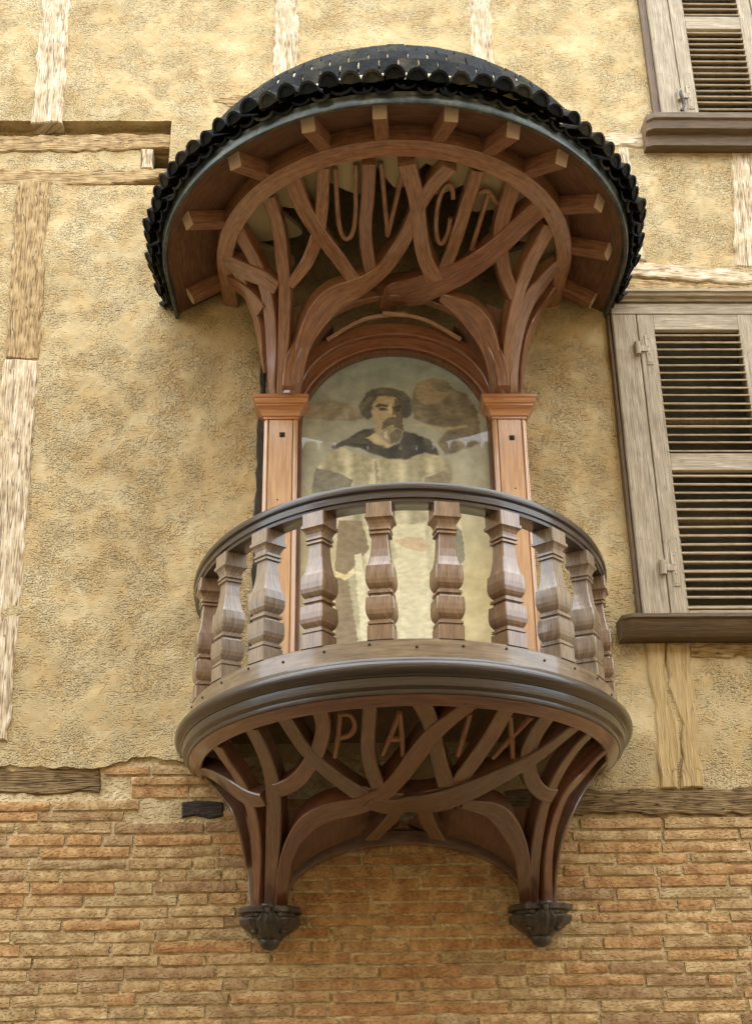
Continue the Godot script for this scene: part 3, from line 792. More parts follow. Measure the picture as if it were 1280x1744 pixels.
func build_timbers(h: Node3D) -> void:
	var list := [
		["timber_stud", [-2.171, 8.0, -1.998, 8.0, -1.956, 6.62, -2.14, 6.62], 0.012, Vector2(-0.03, 1), "timber", "pale bleached stud above the recess"],
		["timber_stud", [-2.17, 6.19, -1.977, 6.19, -1.949, 5.403, -1.933, 4.99, -2.11, 5.0, -2.14, 5.48], 0.011, Vector2(-0.03, 1), "timber_b", "gnarled stud below the recess"],
		["timber_stud", [-2.115, 4.985, -1.931, 4.975, -1.91, 4.317, -1.879, 3.668, -1.873, 2.9, -2.1, 2.9, -2.13, 4.0], 0.013, Vector2(-0.04, 1), "timber", "cracked pale stud along the photo's edge"],
		["timber_stud", [-0.702, 8.0, -0.539, 8.0, -0.551, 7.0, -0.699, 6.9], 0.009, Vector2(0, 1), "timber", ""],
		["timber_stud", [0.525, 8.0, 0.667, 8.0, 0.668, 6.9, 0.533, 6.9], 0.009, Vector2(0, 1), "timber", ""],
		["timber_rail", [-1.071, 6.86, -1.061, 6.782, -0.75, 6.712, -0.75, 6.839], 0.009, Vector2(1, -0.1), "timber_b", ""],
		["timber_stud", [-0.925, 6.742, -0.929, 6.56, -0.80, 6.54, -0.80, 6.715], 0.009, Vector2(0, 1), "timber", ""],
		["timber_rail", [1.15, 6.572, 1.60, 6.56, 1.60, 6.462, 1.15, 6.47], 0.009, Vector2(1, 0), "timber", ""],
		["timber_stud", [1.385, 6.457, 1.445, 6.457, 1.466, 5.64, 1.39, 5.66], 0.009, Vector2(0, 1), "timber", ""],
		["timber_rail", [1.2, 5.645, 2.7, 5.51, 2.7, 5.43, 1.2, 5.545], 0.013, Vector2(1, -0.1), "timber", ""],
		["timber_rail", [1.2, 5.525, 2.7, 5.415, 2.7, 5.36, 1.2, 5.40], 0.009, Vector2(1, -0.05), "timber_b", ""],
		["timber_stud", [2.06, 6.42, 2.185, 6.42, 2.10, 5.60, 1.974, 5.605], 0.010, Vector2(0.08, 1), "timber", ""],
		["timber_post", [1.223, 3.36, 1.316, 3.36, 1.294, 3.135, 1.344, 2.947, 1.331, 2.791, 1.302, 2.645, 1.222, 2.645, 1.232, 2.991], 0.022, Vector2(0, 1), "timber_e", "split post under the big window sill"],
		["timber_post", [1.331, 3.36, 1.433, 3.36, 1.435, 3.105, 1.425, 2.645, 1.318, 2.645, 1.347, 2.791, 1.362, 2.947, 1.312, 3.135], 0.022, Vector2(0, 1), "timber_e", ""],
		["timber_rail", [1.441, 3.345, 2.4, 3.36, 2.4, 3.30, 1.436, 3.289], 0.010, Vector2(1, 0), "timber_b", ""],
		["timber_sill_beam", [0.2, 2.645, 2.9, 2.648, 2.9, 2.519, 0.2, 2.532], 0.009, Vector2(1, 0), "timber_c", "furrowed grey beam between render and bricks"],
		["timber_sill_beam", [-3.0, 2.752, -1.43, 2.772, -1.415, 2.69, -1.42, 2.652, -3.0, 2.638], -0.004, Vector2(1, 0), "timber_c", "dark furrowed beam end above the brickwork"],
		["charred_block", [-1.033, 2.605, -0.84, 2.603, -0.834, 2.536, -1.03, 2.533], 0.0, Vector2(1, 0), "char", "charred black timber block among the bricks"],
		# inside the recess beside the left stud
		["timber_rail", [-2.74, 6.53, -1.93, 6.56, -1.652, 6.57, -1.306, 6.565, -1.304, 6.46, -1.471, 6.455, -1.919, 6.435, -2.74, 6.43], -0.022, Vector2(1, 0), "timber_b", "upper rail inside the wall recess"],
		["timber_rail", [-2.74, 6.295, -1.906, 6.287, -1.306, 6.303, -1.304, 6.23, -1.59, 6.195, -1.977, 6.168, -2.74, 6.168], -0.012, Vector2(1, 0), "timber_b", "worn lower rail inside the wall recess"],
		["timber_stub", [-1.474, 6.453, -1.405, 6.45, -1.396, 6.307, -1.465, 6.307], -0.016, Vector2(0, 1), "timber", "short upright stub beside the square hole"],
	]
	for t in list:
		part(t[0], timber(t[1], t[2], 0.1, t[3]), M[t[4]], h, t[5])
	# recess: render infill between the rails and the open hole behind
	var mb := MB.new()
	mb.box(Vector3(-2.74, 6.29, -0.10), Vector3(-1.47, 6.46, -0.034), 0.006)
	part("recess_infill", mb, M.plaster, h)
	var b := MB.new()
	b.box(Vector3(-2.75, 6.45, -0.41), Vector3(-1.302, 6.66, -0.10))
	b.box(Vector3(-2.75, 6.15, -0.41), Vector3(-1.302, 6.30, -0.10))
	part("recess_back", b, M.plaster, h)

func brick_mesh(k: int) -> ArrayMesh:
	var g := RandomNumberGenerator.new()
	g.seed = 900 + k
	var nx := 6
	var ny := 3
	var mb := MB.new()
	var f := []
	for i in nx + 1:
		var q := PackedVector3Array()
		for j in ny + 1:
			var edge := i == 0 or j == 0 or i == nx or j == ny
			var x := float(i) / nx - 0.5
			var y := float(j) / ny - 0.5
			var z := 0.5 + g.randf_range(-0.035, 0.025) - (g.randf_range(0.02, 0.07) if edge else 0.0)
			if edge:
				x *= g.randf_range(0.98, 1.0) if (i == 0 or i == nx) else 1.0
				y *= g.randf_range(0.93, 1.0) if (j == 0 or j == ny) else 1.0
			if k % 3 == 1 and g.randf() < 0.2: z -= 0.1
			q.append(Vector3(x, y, z))
		f.append(q)
	mb.loft(f, false, false, 1.0, 0.4)
	var fix := MB.new()
	for i in range(0, mb.v.size(), 3):  # faces look out of the wall
		var m := (mb.n[i] + mb.n[i + 1] + mb.n[i + 2])
		var s := 1.0 if m.z > 0.0 else -1.0
		fix.tri(mb.v[i], mb.v[i + 1], mb.v[i + 2], mb.n[i] * s, mb.n[i + 1] * s, mb.n[i + 2] * s)
	for i in nx:
		for e in [[0, Vector3.DOWN], [ny, Vector3.UP]]:
			var a: Vector3 = f[i][e[0]]
			var b: Vector3 = f[i + 1][e[0]]
			fix.quad(a, b, Vector3(b.x, b.y, -0.5), Vector3(a.x, a.y, -0.5), e[1])
	for j in ny:
		for e in [[0, Vector3.LEFT], [nx, Vector3.RIGHT]]:
			var a: Vector3 = f[e[0]][j]
			var b: Vector3 = f[e[0]][j + 1]
			fix.quad(a, b, Vector3(b.x, b.y, -0.5), Vector3(a.x, a.y, -0.5), e[1])
	return fix.mesh()

func build_bricks(h: Node3D) -> void:
	var wave := smooth_noise(17, 0.55)
	var rough := smooth_noise(18, 6.0)
	var bed := MB.new()
	var nx := 200
	var ny := 62
	var g := []
	for i in nx + 1:
		var q := PackedVector3Array()
		for j in ny + 1:
			var x := lerpf(-3.62, 3.62, float(i) / nx)
			var y := lerpf(1.14, 2.84, float(j) / ny)
			q.append(Vector3(x, y, -0.015 + rough.get_noise_2d(x * 2.0, y * 3.0) * 0.008))
		g.append(q)
	bed.loft(g, false, false, -1.0, 0.3)
	part("mortar_bed", bed, M.mortar, h)
	var kinds := []
	for k in 7: kinds.append(brick_mesh(k))
	var rest := {}
	var y := 1.2
	var row := 0
	while y < 2.80:
		var hh := 0.0525 * rng.randf_range(0.94, 1.06)
		var x := -3.6 - rng.randf() * 0.3
		while x < 3.6:
			var l := rng.randf_range(0.26, 0.46) if rng.randf() < 0.76 else rng.randf_range(0.1, 0.22)
			var cx := x + l / 2
			var cy := y + hh / 2 + wave.get_noise_2d(cx * 0.9, row * 0.12) * 0.014
			var top := 2.775 if cx < -0.02 else 2.515
			var skip := cy + hh / 2 > top + 0.012 or (absf(cx) < 0.52 and cy > 2.53)
			if cx - l / 2 < -1.42 and cy > 2.61: skip = true
			if cx > -1.1 and cx < -0.8 and cy > 2.53 and cy < 2.61: skip = true
			if not skip:
				var tone: int = [1, 2, 5, 5, 0, 4, 8, 1, 3][rng.randi() % 9]
				if cx < -0.5 and rng.randf() < 0.06: tone = 6
				if absf(cx) < 0.62 and rng.randf() < 0.75: tone = [3, 3, 6, 0][rng.randi() % 4]
				if cx > 0.62 and rng.randf() < 0.7: tone = [7, 3, 0, 0, 5, 1, 7, 3][rng.randi() % 8]
				var tr := Transform3D(Basis(Vector3.BACK, rng.randf_range(-0.008, 0.008)).scaled_local(Vector3(l - rng.randf_range(0.008, 0.016), hh - rng.randf_range(0.007, 0.013), 0.05)), Vector3(cx, cy, -0.0275 + rng.randf_range(-0.003, 0.004)))
				if cy > 1.55 and cx > -2.0 and cx < 1.78:
					place("brick", kinds[rng.randi() % 7], M["brick%d" % tone], h, tr)
				else:
					if not rest.has(tone): rest[tone] = []
					rest[tone].append([kinds[rng.randi() % 7], tr])
			x += l
		y += hh
		row += 1
	for tone in rest:
		var st := SurfaceTool.new()
		st.begin(Mesh.PRIMITIVE_TRIANGLES)
		for e in rest[tone]: st.append_from(e[0], 0, e[1])
		place("brickwork", st.commit(), M["brick%d" % tone], h).set_meta("kind", "stuff")

func build_windows(h: Node3D) -> void:
	window(h, 1.215, 1.355, 2.66, 2.79, 3.47, 5.245, [[3.515, 4.285], [4.385, 5.145]], 1.445, 1.915, true)
	window(h, 1.655, 1.790, 2.83, 2.975, 6.615, 8.25, [[6.645, 7.345], [7.45, 8.15]], 1.878, 2.225, false)

func window(h: Node3D, x0: float, x1: float, x2: float, x3: float, y0: float, y1: float, zones: Array, l0: float, l1: float, big: bool) -> void:
	var fr := Node3D.new()
	fr.name = "window_frame"
	fr.set_meta("label", "weathered beige frame of the big lower window" if big else "weathered beige frame of the upper window")
	h.add_child(fr, true)
	var add := func(called: String, lo: Vector3, hi: Vector3, m: Material, parent: Node, c := 0.004, along := 1):
		var mb := MB.new()
		mb.box(lo, hi, c, along)
		return part(called, mb, m, parent)
	add.call("jamb", Vector3(x0, y0, -0.1), Vector3(x1 - 0.004, y1, 0.06), M.shutter, fr, 0.006)
	add.call("jamb", Vector3(x2 + 0.004, y0, -0.1), Vector3(x3, y1, 0.06), M.shutter, fr, 0.006)
	if not big: add.call("reveal_board", Vector3(x0 - 0.045, y0, -0.1), Vector3(x0 - 0.002, y1, 0.035), M.sill, fr, 0.004)
	else: add.call("edge_strip", Vector3(x0 - 0.022, y0, -0.1), Vector3(x0 - 0.002, y1 + 0.07, 0.04), M.sill, fr, 0.004)
	add.call("head", Vector3(x0, y1 + 0.002, -0.1), Vector3(x3, y1 + 0.075, 0.058), M.shutter, fr, 0.005, 0)
	if big:
		var c := MB.new()
		var s := []
		for x in [x0 + 0.05, x3 + 0.06]:
			var q := PackedVector3Array()
			for p in [[-0.02, 0.0], [0.07, 0.0], [0.075, 0.012], [0.095, 0.02], [0.10, 0.034], [0.112, 0.04], [0.112, 0.055], [-0.02, 0.07]]: q.append(Vector3(x, y1 + 0.08 + p[1], p[0]))
			s.append(q)
		c.loft(s, true, true, 1.0, 0.8)
		part("cornice", c, M.shutter, fr)
	var sl := MB.new()
	var ss := []
	var ends := [[x0 - 0.125, 0.0], [x0 - 0.085, 1.0], [x3 + 0.085, 1.0], [x3 + 0.125, 0.0]]
	for e in ends:
		var q := PackedVector3Array()
		var k: float = 0.8 if e[1] == 0.0 else 1.0
		var pr := [[-0.1, -0.11], [0.10, -0.105], [0.135, -0.07], [0.15, -0.03], [0.165, -0.022], [0.165, -0.004], [-0.1, 0.006]] if big else [[-0.1, -0.2], [0.075, -0.2], [0.085, -0.13], [0.13, -0.12], [0.14, -0.07], [0.155, -0.06], [0.155, -0.022], [-0.1, -0.006]]
		for p in pr: q.append(Vector3(e[0], y0 + p[1], p[0] * k if p[0] > 0.0 else p[0]))
		ss.append(q)
	sl.loft(ss, true, true, 1.0, 0.85)
	part("sill", sl, M.sill, fr)
	# two leaves of shutters
	var wl := l1 - l0
	var st := l0 - x1
	var leaves := [[x1, l0, l1, l1 + st * 0.95], [x1 + (x2 - x1) / 2 + 0.02, 0.0, 0.0, x2]]
	leaves[0][3] = x1 + (x2 - x1) / 2 - 0.002 if not big else l1 + 0.09
	leaves[1][0] = leaves[0][3] + 0.006
	leaves[1][1] = leaves[1][0] + 0.085
	leaves[1][2] = x2 - st
	for n in 2:
		var lf: Array = leaves[n]
		var sh := Node3D.new()
		sh.name = "shutter"
		sh.set_meta("label", ("left" if n == 0 else "right") + " louvred shutter leaf of the " + ("big lower" if big else "upper") + " window")
		h.add_child(sh, true)
		add.call("stile", Vector3(lf[0], y0 + 0.006, 0.02), Vector3(lf[1], y1 - 0.004, 0.062), M.shutter, sh)
		add.call("stile", Vector3(lf[2], y0 + 0.006, 0.02), Vector3(lf[3], y1 - 0.004, 0.062), M.shutter, sh)
		add.call("rail", Vector3(lf[1], y0 + 0.006, 0.022), Vector3(lf[2], zones[0][0], 0.06), M.shutter, sh, 0.003, 0)
		add.call("rail", Vector3(lf[1], zones[0][1], 0.022), Vector3(lf[2], zones[1][0], 0.06), M.shutter, sh, 0.003, 0)
		add.call("rail", Vector3(lf[1], zones[1][1], 0.022), Vector3(lf[2], y1 - 0.004, 0.06), M.shutter, sh, 0.003, 0)
		var sm := MB.new()
		sm.boxx(Transform3D(Basis(), Vector3.ZERO), Vector3((lf[2] - lf[1]) / 2 + 0.006, 0.0045, 0.026), 0.0015, 0)
		var slat := sm.mesh()
		for z in zones:
			var k := int(round((z[1] - z[0]) / (0.0475 if big else 0.047)))
			for i in k:
				var y: float = z[0] + (i + 0.5) * (z[1] - z[0]) / k
				place("slat", slat, M.slat, sh, Transform3D(Basis(Vector3.RIGHT, 0.52 + rng.randf_range(-0.07, 0.07)).rotated(Vector3.BACK, rng.randf_range(-0.006, 0.006)), Vector3((lf[1] + lf[2]) / 2, y + rng.randf_range(-0.003, 0.003), 0.041)))
		var hx: float = lf[0] if n == 0 else lf[3]
		var sg := 1.0 if n == 0 else -1.0
		for y in ([5.02, 3.74] if big else [6.80, 8.0]):
			var hg := MB.new()
			hg.box(Vector3(minf(hx + sg * 0.028, hx + sg * 0.062), y - 0.10, 0.062), Vector3(maxf(hx + sg * 0.028, hx + sg * 0.062), y + 0.085, 0.067), 0.001)
			hg.box(Vector3(minf(hx - sg * 0.02, hx + sg * 0.04), y - 0.018, 0.066), Vector3(maxf(hx - sg * 0.02, hx + sg * 0.04), y + 0.018, 0.071), 0.001)
			for q in 4: hg.sphere(Vector3(hx + sg * 0.045, y - 0.082 + q * 0.05, 0.068), Vector3(0.005, 0.005, 0.003), 8, 5)
			var cyl := []
			for t in [-0.04, 0.035]:
				var q := PackedVector3Array()
				for a in 10: q.append(Vector3(hx - sg * 0.02 + cos(TAU * a / 10) * 0.017, y + t, 0.075 + sin(TAU * a / 10) * 0.017))
				cyl.append(q)
			hg.loft(cyl, true, true, 1.0, 0.5)
			part("hinge", hg, M.shutter, sh)
	if not big:
		var hk := MB.new()
		var q := []
		var np := []
		for p in catmull([Vector3(x1 - 0.01, 6.84, 0.075), Vector3(x1 - 0.02, 6.78, 0.10), Vector3(x1 - 0.012, 6.70, 0.11), Vector3(x1 - 0.05, 6.61, 0.15)], 6):
			q.append(p); np.append(Vector3.BACK)
		var ww := []
		for i in q.size(): ww.append(0.016)
		board(hk, q, np, ww, 0.012, 0.006)
		part("shutter_hook", hk, M.iron, fr)
	# glazed casement and the dim room behind
	var ca := MB.new()
	for x in [x1, (x1 + x2) / 2 - 0.04, x2 - 0.06]: ca.box(Vector3(x, y0, -0.16), Vector3(x + 0.06, y1, -0.11), 0.003)
	for y in [y0, (y0 * 2 + y1) / 3, (y0 + y1 * 2) / 3, y1 - 0.05]: ca.box(Vector3(x1 + 0.06, y, -0.157), Vector3(x2 - 0.06, y + 0.04, -0.112), 0.003)
	part("casement", ca, M.shutter, h)
	var gp := MB.new()
	gp.box(Vector3(x1, y0, -0.14), Vector3(x2, y1, -0.136))
	part("window_pane", gp, M.glass, h)
	var rv := MB.new()
	rv.quad(Vector3(x0, y0, -0.40), Vector3(x0, y1, -0.40), Vector3(x0, y1, -0.09), Vector3(x0, y0, -0.09), Vector3.RIGHT)
	rv.quad(Vector3(x3, y0, -0.40), Vector3(x3, y1, -0.40), Vector3(x3, y1, -0.09), Vector3(x3, y0, -0.09), Vector3.LEFT)
	rv.quad(Vector3(x0, y0, -0.40), Vector3(x3, y0, -0.40), Vector3(x3, y0, -0.09), Vector3(x0, y0, -0.09), Vector3.UP)
	rv.quad(Vector3(x0, y1, -0.40), Vector3(x3, y1, -0.40), Vector3(x3, y1, -0.09), Vector3(x0, y1, -0.09), Vector3.DOWN)
	part("window_reveal", rv, M.room, h)

# ---------------------------------------------------------------- the balcony
func low_fan() -> Fan:
	var f := Fan.new()
	f.xk = 0.604; f.zk = 0.09; f.yb = 2.12; f.yt = 2.74; f.a = 0.98; f.b = 1.424; f.z0 = 0.0; f.cc = 0.2; f.p = 2.0; f.p1 = 0.5
	return f

func high_fan() -> Fan:
	var f := Fan.new()
	f.xk = 0.6; f.zk = 0.12; f.yb = 4.68; f.yt = 5.34; f.a = 0.94; f.b = 1.036; f.z0 = 0.318; f.p = 3.0; f.p1 = -1.0
	return f

func ribs_and_letters(o: Node3D, which: String, fan: Fan, mats: Array, letter_mat: Material, letter_lift: float) -> void:
	var k := 0
	for r in RIBS:
		if r[0] != which: continue
		var mb := MB.new()
		var flat := []
		var w := []
		for i in r[3].size() / 3:
			flat.append(r[3][i * 3]); flat.append(r[3][i * 3 + 1]); w.append(r[3][i * 3 + 2])
		rib_on(mb, fan, flat, w, r[2] + 0.004 * r[1], -0.004 + 0.0035 * r[1])
		part("rib", mb, mats[k % mats.size()], o)
		k += 1
	for l in LETTERS:
		if l[1] != which: continue
		var mb := MB.new()
		var q := 0
		for st in l[2]:
			rib_on(mb, fan, st, [0.024 if which == "U" else 0.019], 0.018, letter_lift + 0.002 * q)
			q += 1
		part("letter", mb, letter_mat, o, "carved letter " + l[0])

func build_balcony() -> void:
	var o := thing("balcony", "dark wooden half-oval balcony with square balusters on a branching bracket", "balcony")
	var fr := u_frames(1.0, 1.444, 0.0)
	var fan := low_fan()
	# deck
	var dk := MB.new()
	for i in fr.size() - 1:
		var a: Vector3 = fr[i][0] * Vector3(0.985, 1, 0.985)
		var b: Vector3 = fr[i + 1][0] * Vector3(0.985, 1, 0.985)
		for e in [[2.935, Vector3.UP], [2.875, Vector3.DOWN]]:
			var u := Vector3(0, e[0], 0)
			var m := Vector3(0, e[0], 0.004)
			mb_tri(dk, a + u, b + u, m, e[1])
	part("deck", dk, M.low, o)
	# fascia with nail heads, then mouldings stepping in to the ring
	var fa := MB.new()
	sweep(fa, fr, [[-0.03, 2.87], [0.0, 2.87], [0.002, 2.945], [-0.003, 2.95], [-0.08, 2.95]])
	part("fascia_board", fa, M.fascia, o)
	var nl := MB.new()
	for i in range(4, fr.size() - 4, 4):
		nl.sphere(fr[i][0] + fr[i][1] * 0.002 + Vector3(0, 2.925 + 0.008 * ((i / 4) % 3 - 1), 0), Vector3(0.0055, 0.0055, 0.0055), 8, 6)
	part("nail_heads", nl, M.iron, o)
	var mo := MB.new()
	var bull := []
	for i in 9:
		var a := -PI / 2 + PI * i / 8
		bull.append([0.034 + 0.026 * cos(a), 2.835 + 0.026 * sin(a)])
	sweep(mo, fr, [[-0.03, 2.80], [0.026, 2.80], [0.03, 2.806]] + bull + [[0.014, 2.866], [0.01, 2.876], [-0.03, 2.876]])
	part("moulding", mo, M.rail, o)
	var m2 := MB.new()
	sweep(m2, fr, [[-0.05, 2.742], [-0.004, 2.742], [0.0, 2.748], [0.0, 2.758], [0.008, 2.764], [0.018, 2.768], [0.022, 2.78], [0.024, 2.798], [-0.05, 2.798]])
	part("moulding", m2, M.rail, o)
	# the ring the ribs run into
	var rg := MB.new()
	sweep(rg, fr, [[-0.01, 2.741], [-0.014, 2.735], [-0.06, 2.71], [-0.07, 2.714], [-0.09, 2.765]])
	part("ring", rg, M.low_b, o)
	ribs_and_letters(o, "L", fan, [M.low, M.low_b, M.low_c], M.letter, -0.008)
	part("lining", lining(fan, 0.09, 0.06, 2.45, 0.45), M.lining_low, o)
	# arch board on the brick wall
	var ar := MB.new()
	arch(ar, 0.0, 0.565, 2.125, 2.425, 0.06, 0.09, 0.085)
	part("wall_arch", ar, M.low_c, o)
	# handrail
	var hr := MB.new()
	sweep(hr, fr, [[-0.095, 3.505], [-0.01, 3.505], [-0.008, 3.518], [0.0, 3.522], [0.002, 3.54], [-0.006, 3.545], [-0.006, 3.552], [0.006, 3.557], [0.01, 3.568], [0.006, 3.582], [-0.01, 3.588], [-0.10, 3.588], [-0.106, 3.575], [-0.106, 3.515]])
	part("handrail", hr, M.rail, o)
	var bl := MB.new()
	var y0 := 2.95
	var hh := 0.555
	for i in BALUSTER.size() - 1:
		var a: Array = BALUSTER[i]
		var b: Array = BALUSTER[i + 1]
		var qa := octo(a[1] * 0.05)
		var qb := octo(b[1] * 0.05)
		for j in 8:
			var k := (j + 1) % 8
			bl.quad(Vector3(qa[j].x, a[0] * hh, qa[j].y), Vector3(qa[k].x, a[0] * hh, qa[k].y), Vector3(qb[k].x, b[0] * hh, qb[k].y), Vector3(qb[j].x, b[0] * hh, qb[j].y), Vector3(qa[j].x + qa[k].x, (a[1] - b[1]) * 0.2, qa[j].y + qa[k].y))
	for i in range(0, bl.v.size()):  # the grain runs up the baluster
		bl.t[i] = Vector2(bl.v[i].x + bl.v[i].z, bl.v[i].y)
	var bm := bl.mesh()
	for i in 10:
		var th := deg_to_rad((i - 4.5) * 15.0)
		var at := Vector3(0.952 * sin(th), y0, 1.396 * cos(th))
		var out := Vector3(sin(th) / 0.952, 0, cos(th) / 1.396).normalized()
		place("baluster", bm, M.baluster_grey_sheen if i in [1, 2, 7, 8] else M.baluster, o, Transform3D(Basis(Vector3.UP, atan2(out.x, out.z) + rng.randf_range(-0.03, 0.03)), at))  # side balusters take the greyer copy with sky sheen painted in

func octo(h: float) -> PackedVector2Array:
	var c := 0.0035
	return PackedVector2Array([Vector2(-h + c, -h), Vector2(h - c, -h), Vector2(h, -h + c), Vector2(h, h - c), Vector2(h - c, h), Vector2(-h + c, h), Vector2(-h, h - c), Vector2(-h, -h + c)])

func mb_tri(mb: MB, a: Vector3, b: Vector3, c: Vector3, n: Vector3) -> void:
	mb.tri(a, b, c, n, n, n, Vector2(a.x, a.z), Vector2(b.x, b.z), Vector2(c.x, c.z))

# an arched board standing on the wall: centre x, half span, springing, crown, width of the band, front z, depth
func arch(mb: MB, cx: float, half: float, ys: float, yc: float, w: float, z: float, depth: float, n := 40) -> void:
	var pts := []
	var nor := []
	var ww := []
	for i in n + 1:
		var a := PI * i / n
		pts.append(Vector3(cx - half * cos(a), ys + (yc - ys) * pow(sin(a), 0.9), z))
		nor.append(Vector3.BACK)
		ww.append(w)
	board(mb, pts, nor, ww, depth, 0.0)

# ---------------------------------------------------------------- the canopy
func build_canopy() -> void:
	var o := thing("canopy", "domed dark-tiled canopy on branching red-brown ribs over the picture", "canopy")
	var fan := high_fan()
	var eave := u_frames(1.198, 1.319, 0.379)
	var ringf := u_frames(0.941, 1.036, 0.318)
	var rg := MB.new()
	sweep(rg, ringf, [[0.0, 5.345], [0.004, 5.43], [-0.05, 5.43], [-0.088, 5.33], [-0.08, 5.318], [-0.012, 5.335]])
	part("ring", rg, M.rib_c, o)
	ribs_and_letters(o, "U", fan, [M.rib, M.rib_b, M.rib_c], M.rib_c, -0.03)
	part("lining", lining(fan, 0.12, 0.02, 0.0, 0.45), M.lining, o)
	var dl := MB.new()  # boarding inside the dome
	var dg := []
	for i in 25:
		var sg := 0.93 * (1.0 - pow(float(i) / 24.0, 1.6) * 0.995)
		var q := PackedVector3Array()
		for e in eave: q.append(Vector3(e[0].x * sg, 5.42 + 0.95 * pow(maxf(0.0, 1.0 - pow(sg / 0.93, 1.5)), 1.0 / 1.5), e[0].z * sg))
		dg.append(q)
	dl.loft(dg, false, false, 1.0, 0.3)
	part("dome_lining", dl, M.lining, o)
	# flat scalloped board above the ribs, just inside the ring
	var sc := MB.new()
	var k := ringf.size()
	for i in k - 1:
		var q := []
		for e in [i, i + 1]:
			var t := float(e) / (k - 1)
			var lobe := 0.17 + 0.24 * absf(sin(t * PI * 9.0))
			q.append([ringf[e][0] + ringf[e][1] * -0.03, ringf[e][0] + ringf[e][1] * -lobe])
		for y in [5.395, 5.425]:
			var u := Vector3(0, y, 0)
			sc.quad(q[0][0] + u, q[1][0] + u, q[1][1] + u, q[0][1] + u, Vector3.DOWN if y < 5.41 else Vector3.UP)
		sc.quad(q[0][1] + Vector3(0, 5.395, 0), q[1][1] + Vector3(0, 5.395, 0), q[1][1] + Vector3(0, 5.425, 0), q[0][1] + Vector3(0, 5.425, 0), -ringf[i][1])
	part("scalloped_board", sc, M.scallop, o)
	# soffit boards from the ring out to the eave
	var so := MB.new()
	var s := []
	for i in k:
		s.append(PackedVector3Array([ringf[i][0] + ringf[i][1] * -0.02 + Vector3(0, 5.44, 0), eave[i][0] + eave[i][1] * -0.01 + Vector3(0, 5.285, 0), eave[i][0] + eave[i][1] * -0.01 + Vector3(0, 5.296, 0), ringf[i][0] + ringf[i][1] * -0.02 + Vector3(0, 5.46, 0)]))
	so.loft(s, true, true, 1.0, 0.8)
	part("soffit", so, M.soffit, o)
	# rafters under the soffit
	for d in [-93.0, -68.0, -43.0, -22.0, -5.5, 10.5, 25.8, 41.0, 60.5, 80.0, 95.0]:
		var th := deg_to_rad(d)
		var q0: Vector3
		var q1: Vector3
		if absf(d) > 90.0:
			var zz := 0.16 if d < 0.0 else 0.12
			q0 = Vector3(signf(d) * 0.95, 5.43, zz); q1 = Vector3(signf(d) * 1.16, 5.305, zz)
		else:
			q0 = Vector3(0.93 * sin(th), 5.435, 0.318 + 1.026 * cos(th)); q1 = Vector3(1.165 * sin(th), 5.306, 0.379 + 1.286 * cos(th))
		q1 -= (q1 - q0).normalized() * 0.045
		var mid := (q0 + q1) / 2
		var zax := (q1 - q0).normalized()
		var xax := Vector3.UP.cross(zax).normalized()
		var mb := MB.new()
		mb.boxx(Transform3D(Basis(xax, zax.cross(xax), zax), mid - zax.cross(xax) * 0.038), Vector3(0.033, 0.038, (q1 - q0).length() / 2), 0.004, 2)
		var rf := part("rafter", mb, M.rafter, o)
		var eg := MB.new()
		eg.boxx(Transform3D(Basis(xax, zax.cross(xax), zax), q1 + zax * 0.004 - zax.cross(xax) * 0.038), Vector3(0.031, 0.036, 0.0035), 0.001, 0)
		part("pale_end", eg, M.pale_end, rf)
	# metal edge strip in lengths
	var lens := [0, 13, 27, 40, 53, 66, k - 1]
	for i in lens.size() - 1:
		var mb := MB.new()
		var seg := eave.slice(lens[i], lens[i + 1] + 1)
		sweep(mb, seg, [[-0.012, 5.25], [0.004, 5.248], [0.008 + 0.002 * (i % 2), 5.262], [0.006, 5.285], [0.014, 5.298], [-0.02, 5.298]])
		part("edge_strip", mb, M.zinc, o)
	# barrel tiles along the eave: hollow ones below, covers above
	var total := 0.0
	for i in k - 1: total += (eave[i + 1][0] - eave[i][0]).length()
	var count := int(total / 0.088)
	var cover := MB.new()
	canal_tile(cover, Transform3D(), 0.047, 0.054, 0.24, false)
	half_disc(cover, 0.042, 0.049, 0.006)
	var hollow := MB.new()
	canal_tile(hollow, Transform3D(), 0.046, 0.026, 0.22, true)
	var meshes := [cover.mesh(), hollow.mesh()]
	for row in 2:
		for i in count + 1 - row:
			var dist := (i + 0.5 * row) / count * total
			var f := along(eave, dist)
			var out: Vector3 = f[1]
			var tilt := 0.62 + rng.randf_range(-0.06, 0.06)
			var zax := (-out * cos(tilt) + Vector3.UP * sin(tilt)).normalized()
			var xax := Vector3.UP.cross(zax).normalized()
			var pos: Vector3 = f[0] + out * (0.078 + rng.randf_range(-0.014, 0.012) - 0.035 * row) + Vector3(0, 5.315 + rng.randf_range(-0.008, 0.008) - row * 0.012, 0)
			var bs := Basis(xax, zax.cross(xax), zax).rotated(Vector3.UP, rng.randf_range(-0.12, 0.12)).scaled_local(Vector3(rng.randf_range(0.9, 1.1), rng.randf_range(0.8, 1.1), 1.0))
			place("eave_tile", meshes[row], [M.tile, M.tile_b, M.tile_c][rng.randi() % 3], o, Transform3D(bs, pos))
	# the dome: a smooth shell and rows of flat tiles on it
	var prof := []
	for i in 61:
		var sg := 0.97 * (1.0 - pow(float(i) / 60.0, 1.6) * 0.995)
		prof.append(Vector2(sg, 5.45 + 1.05 * pow(maxf(0.0, 1.0 - pow(sg / 0.97, 1.5)), 1.0 / 1.5)))
	var sh := MB.new()
	var g := []
	for p in prof:
		var q := PackedVector3Array()
		for e in eave: q.append(Vector3(e[0].x * p.x, p.y - 0.02, e[0].z * p.x))
		g.append(q)
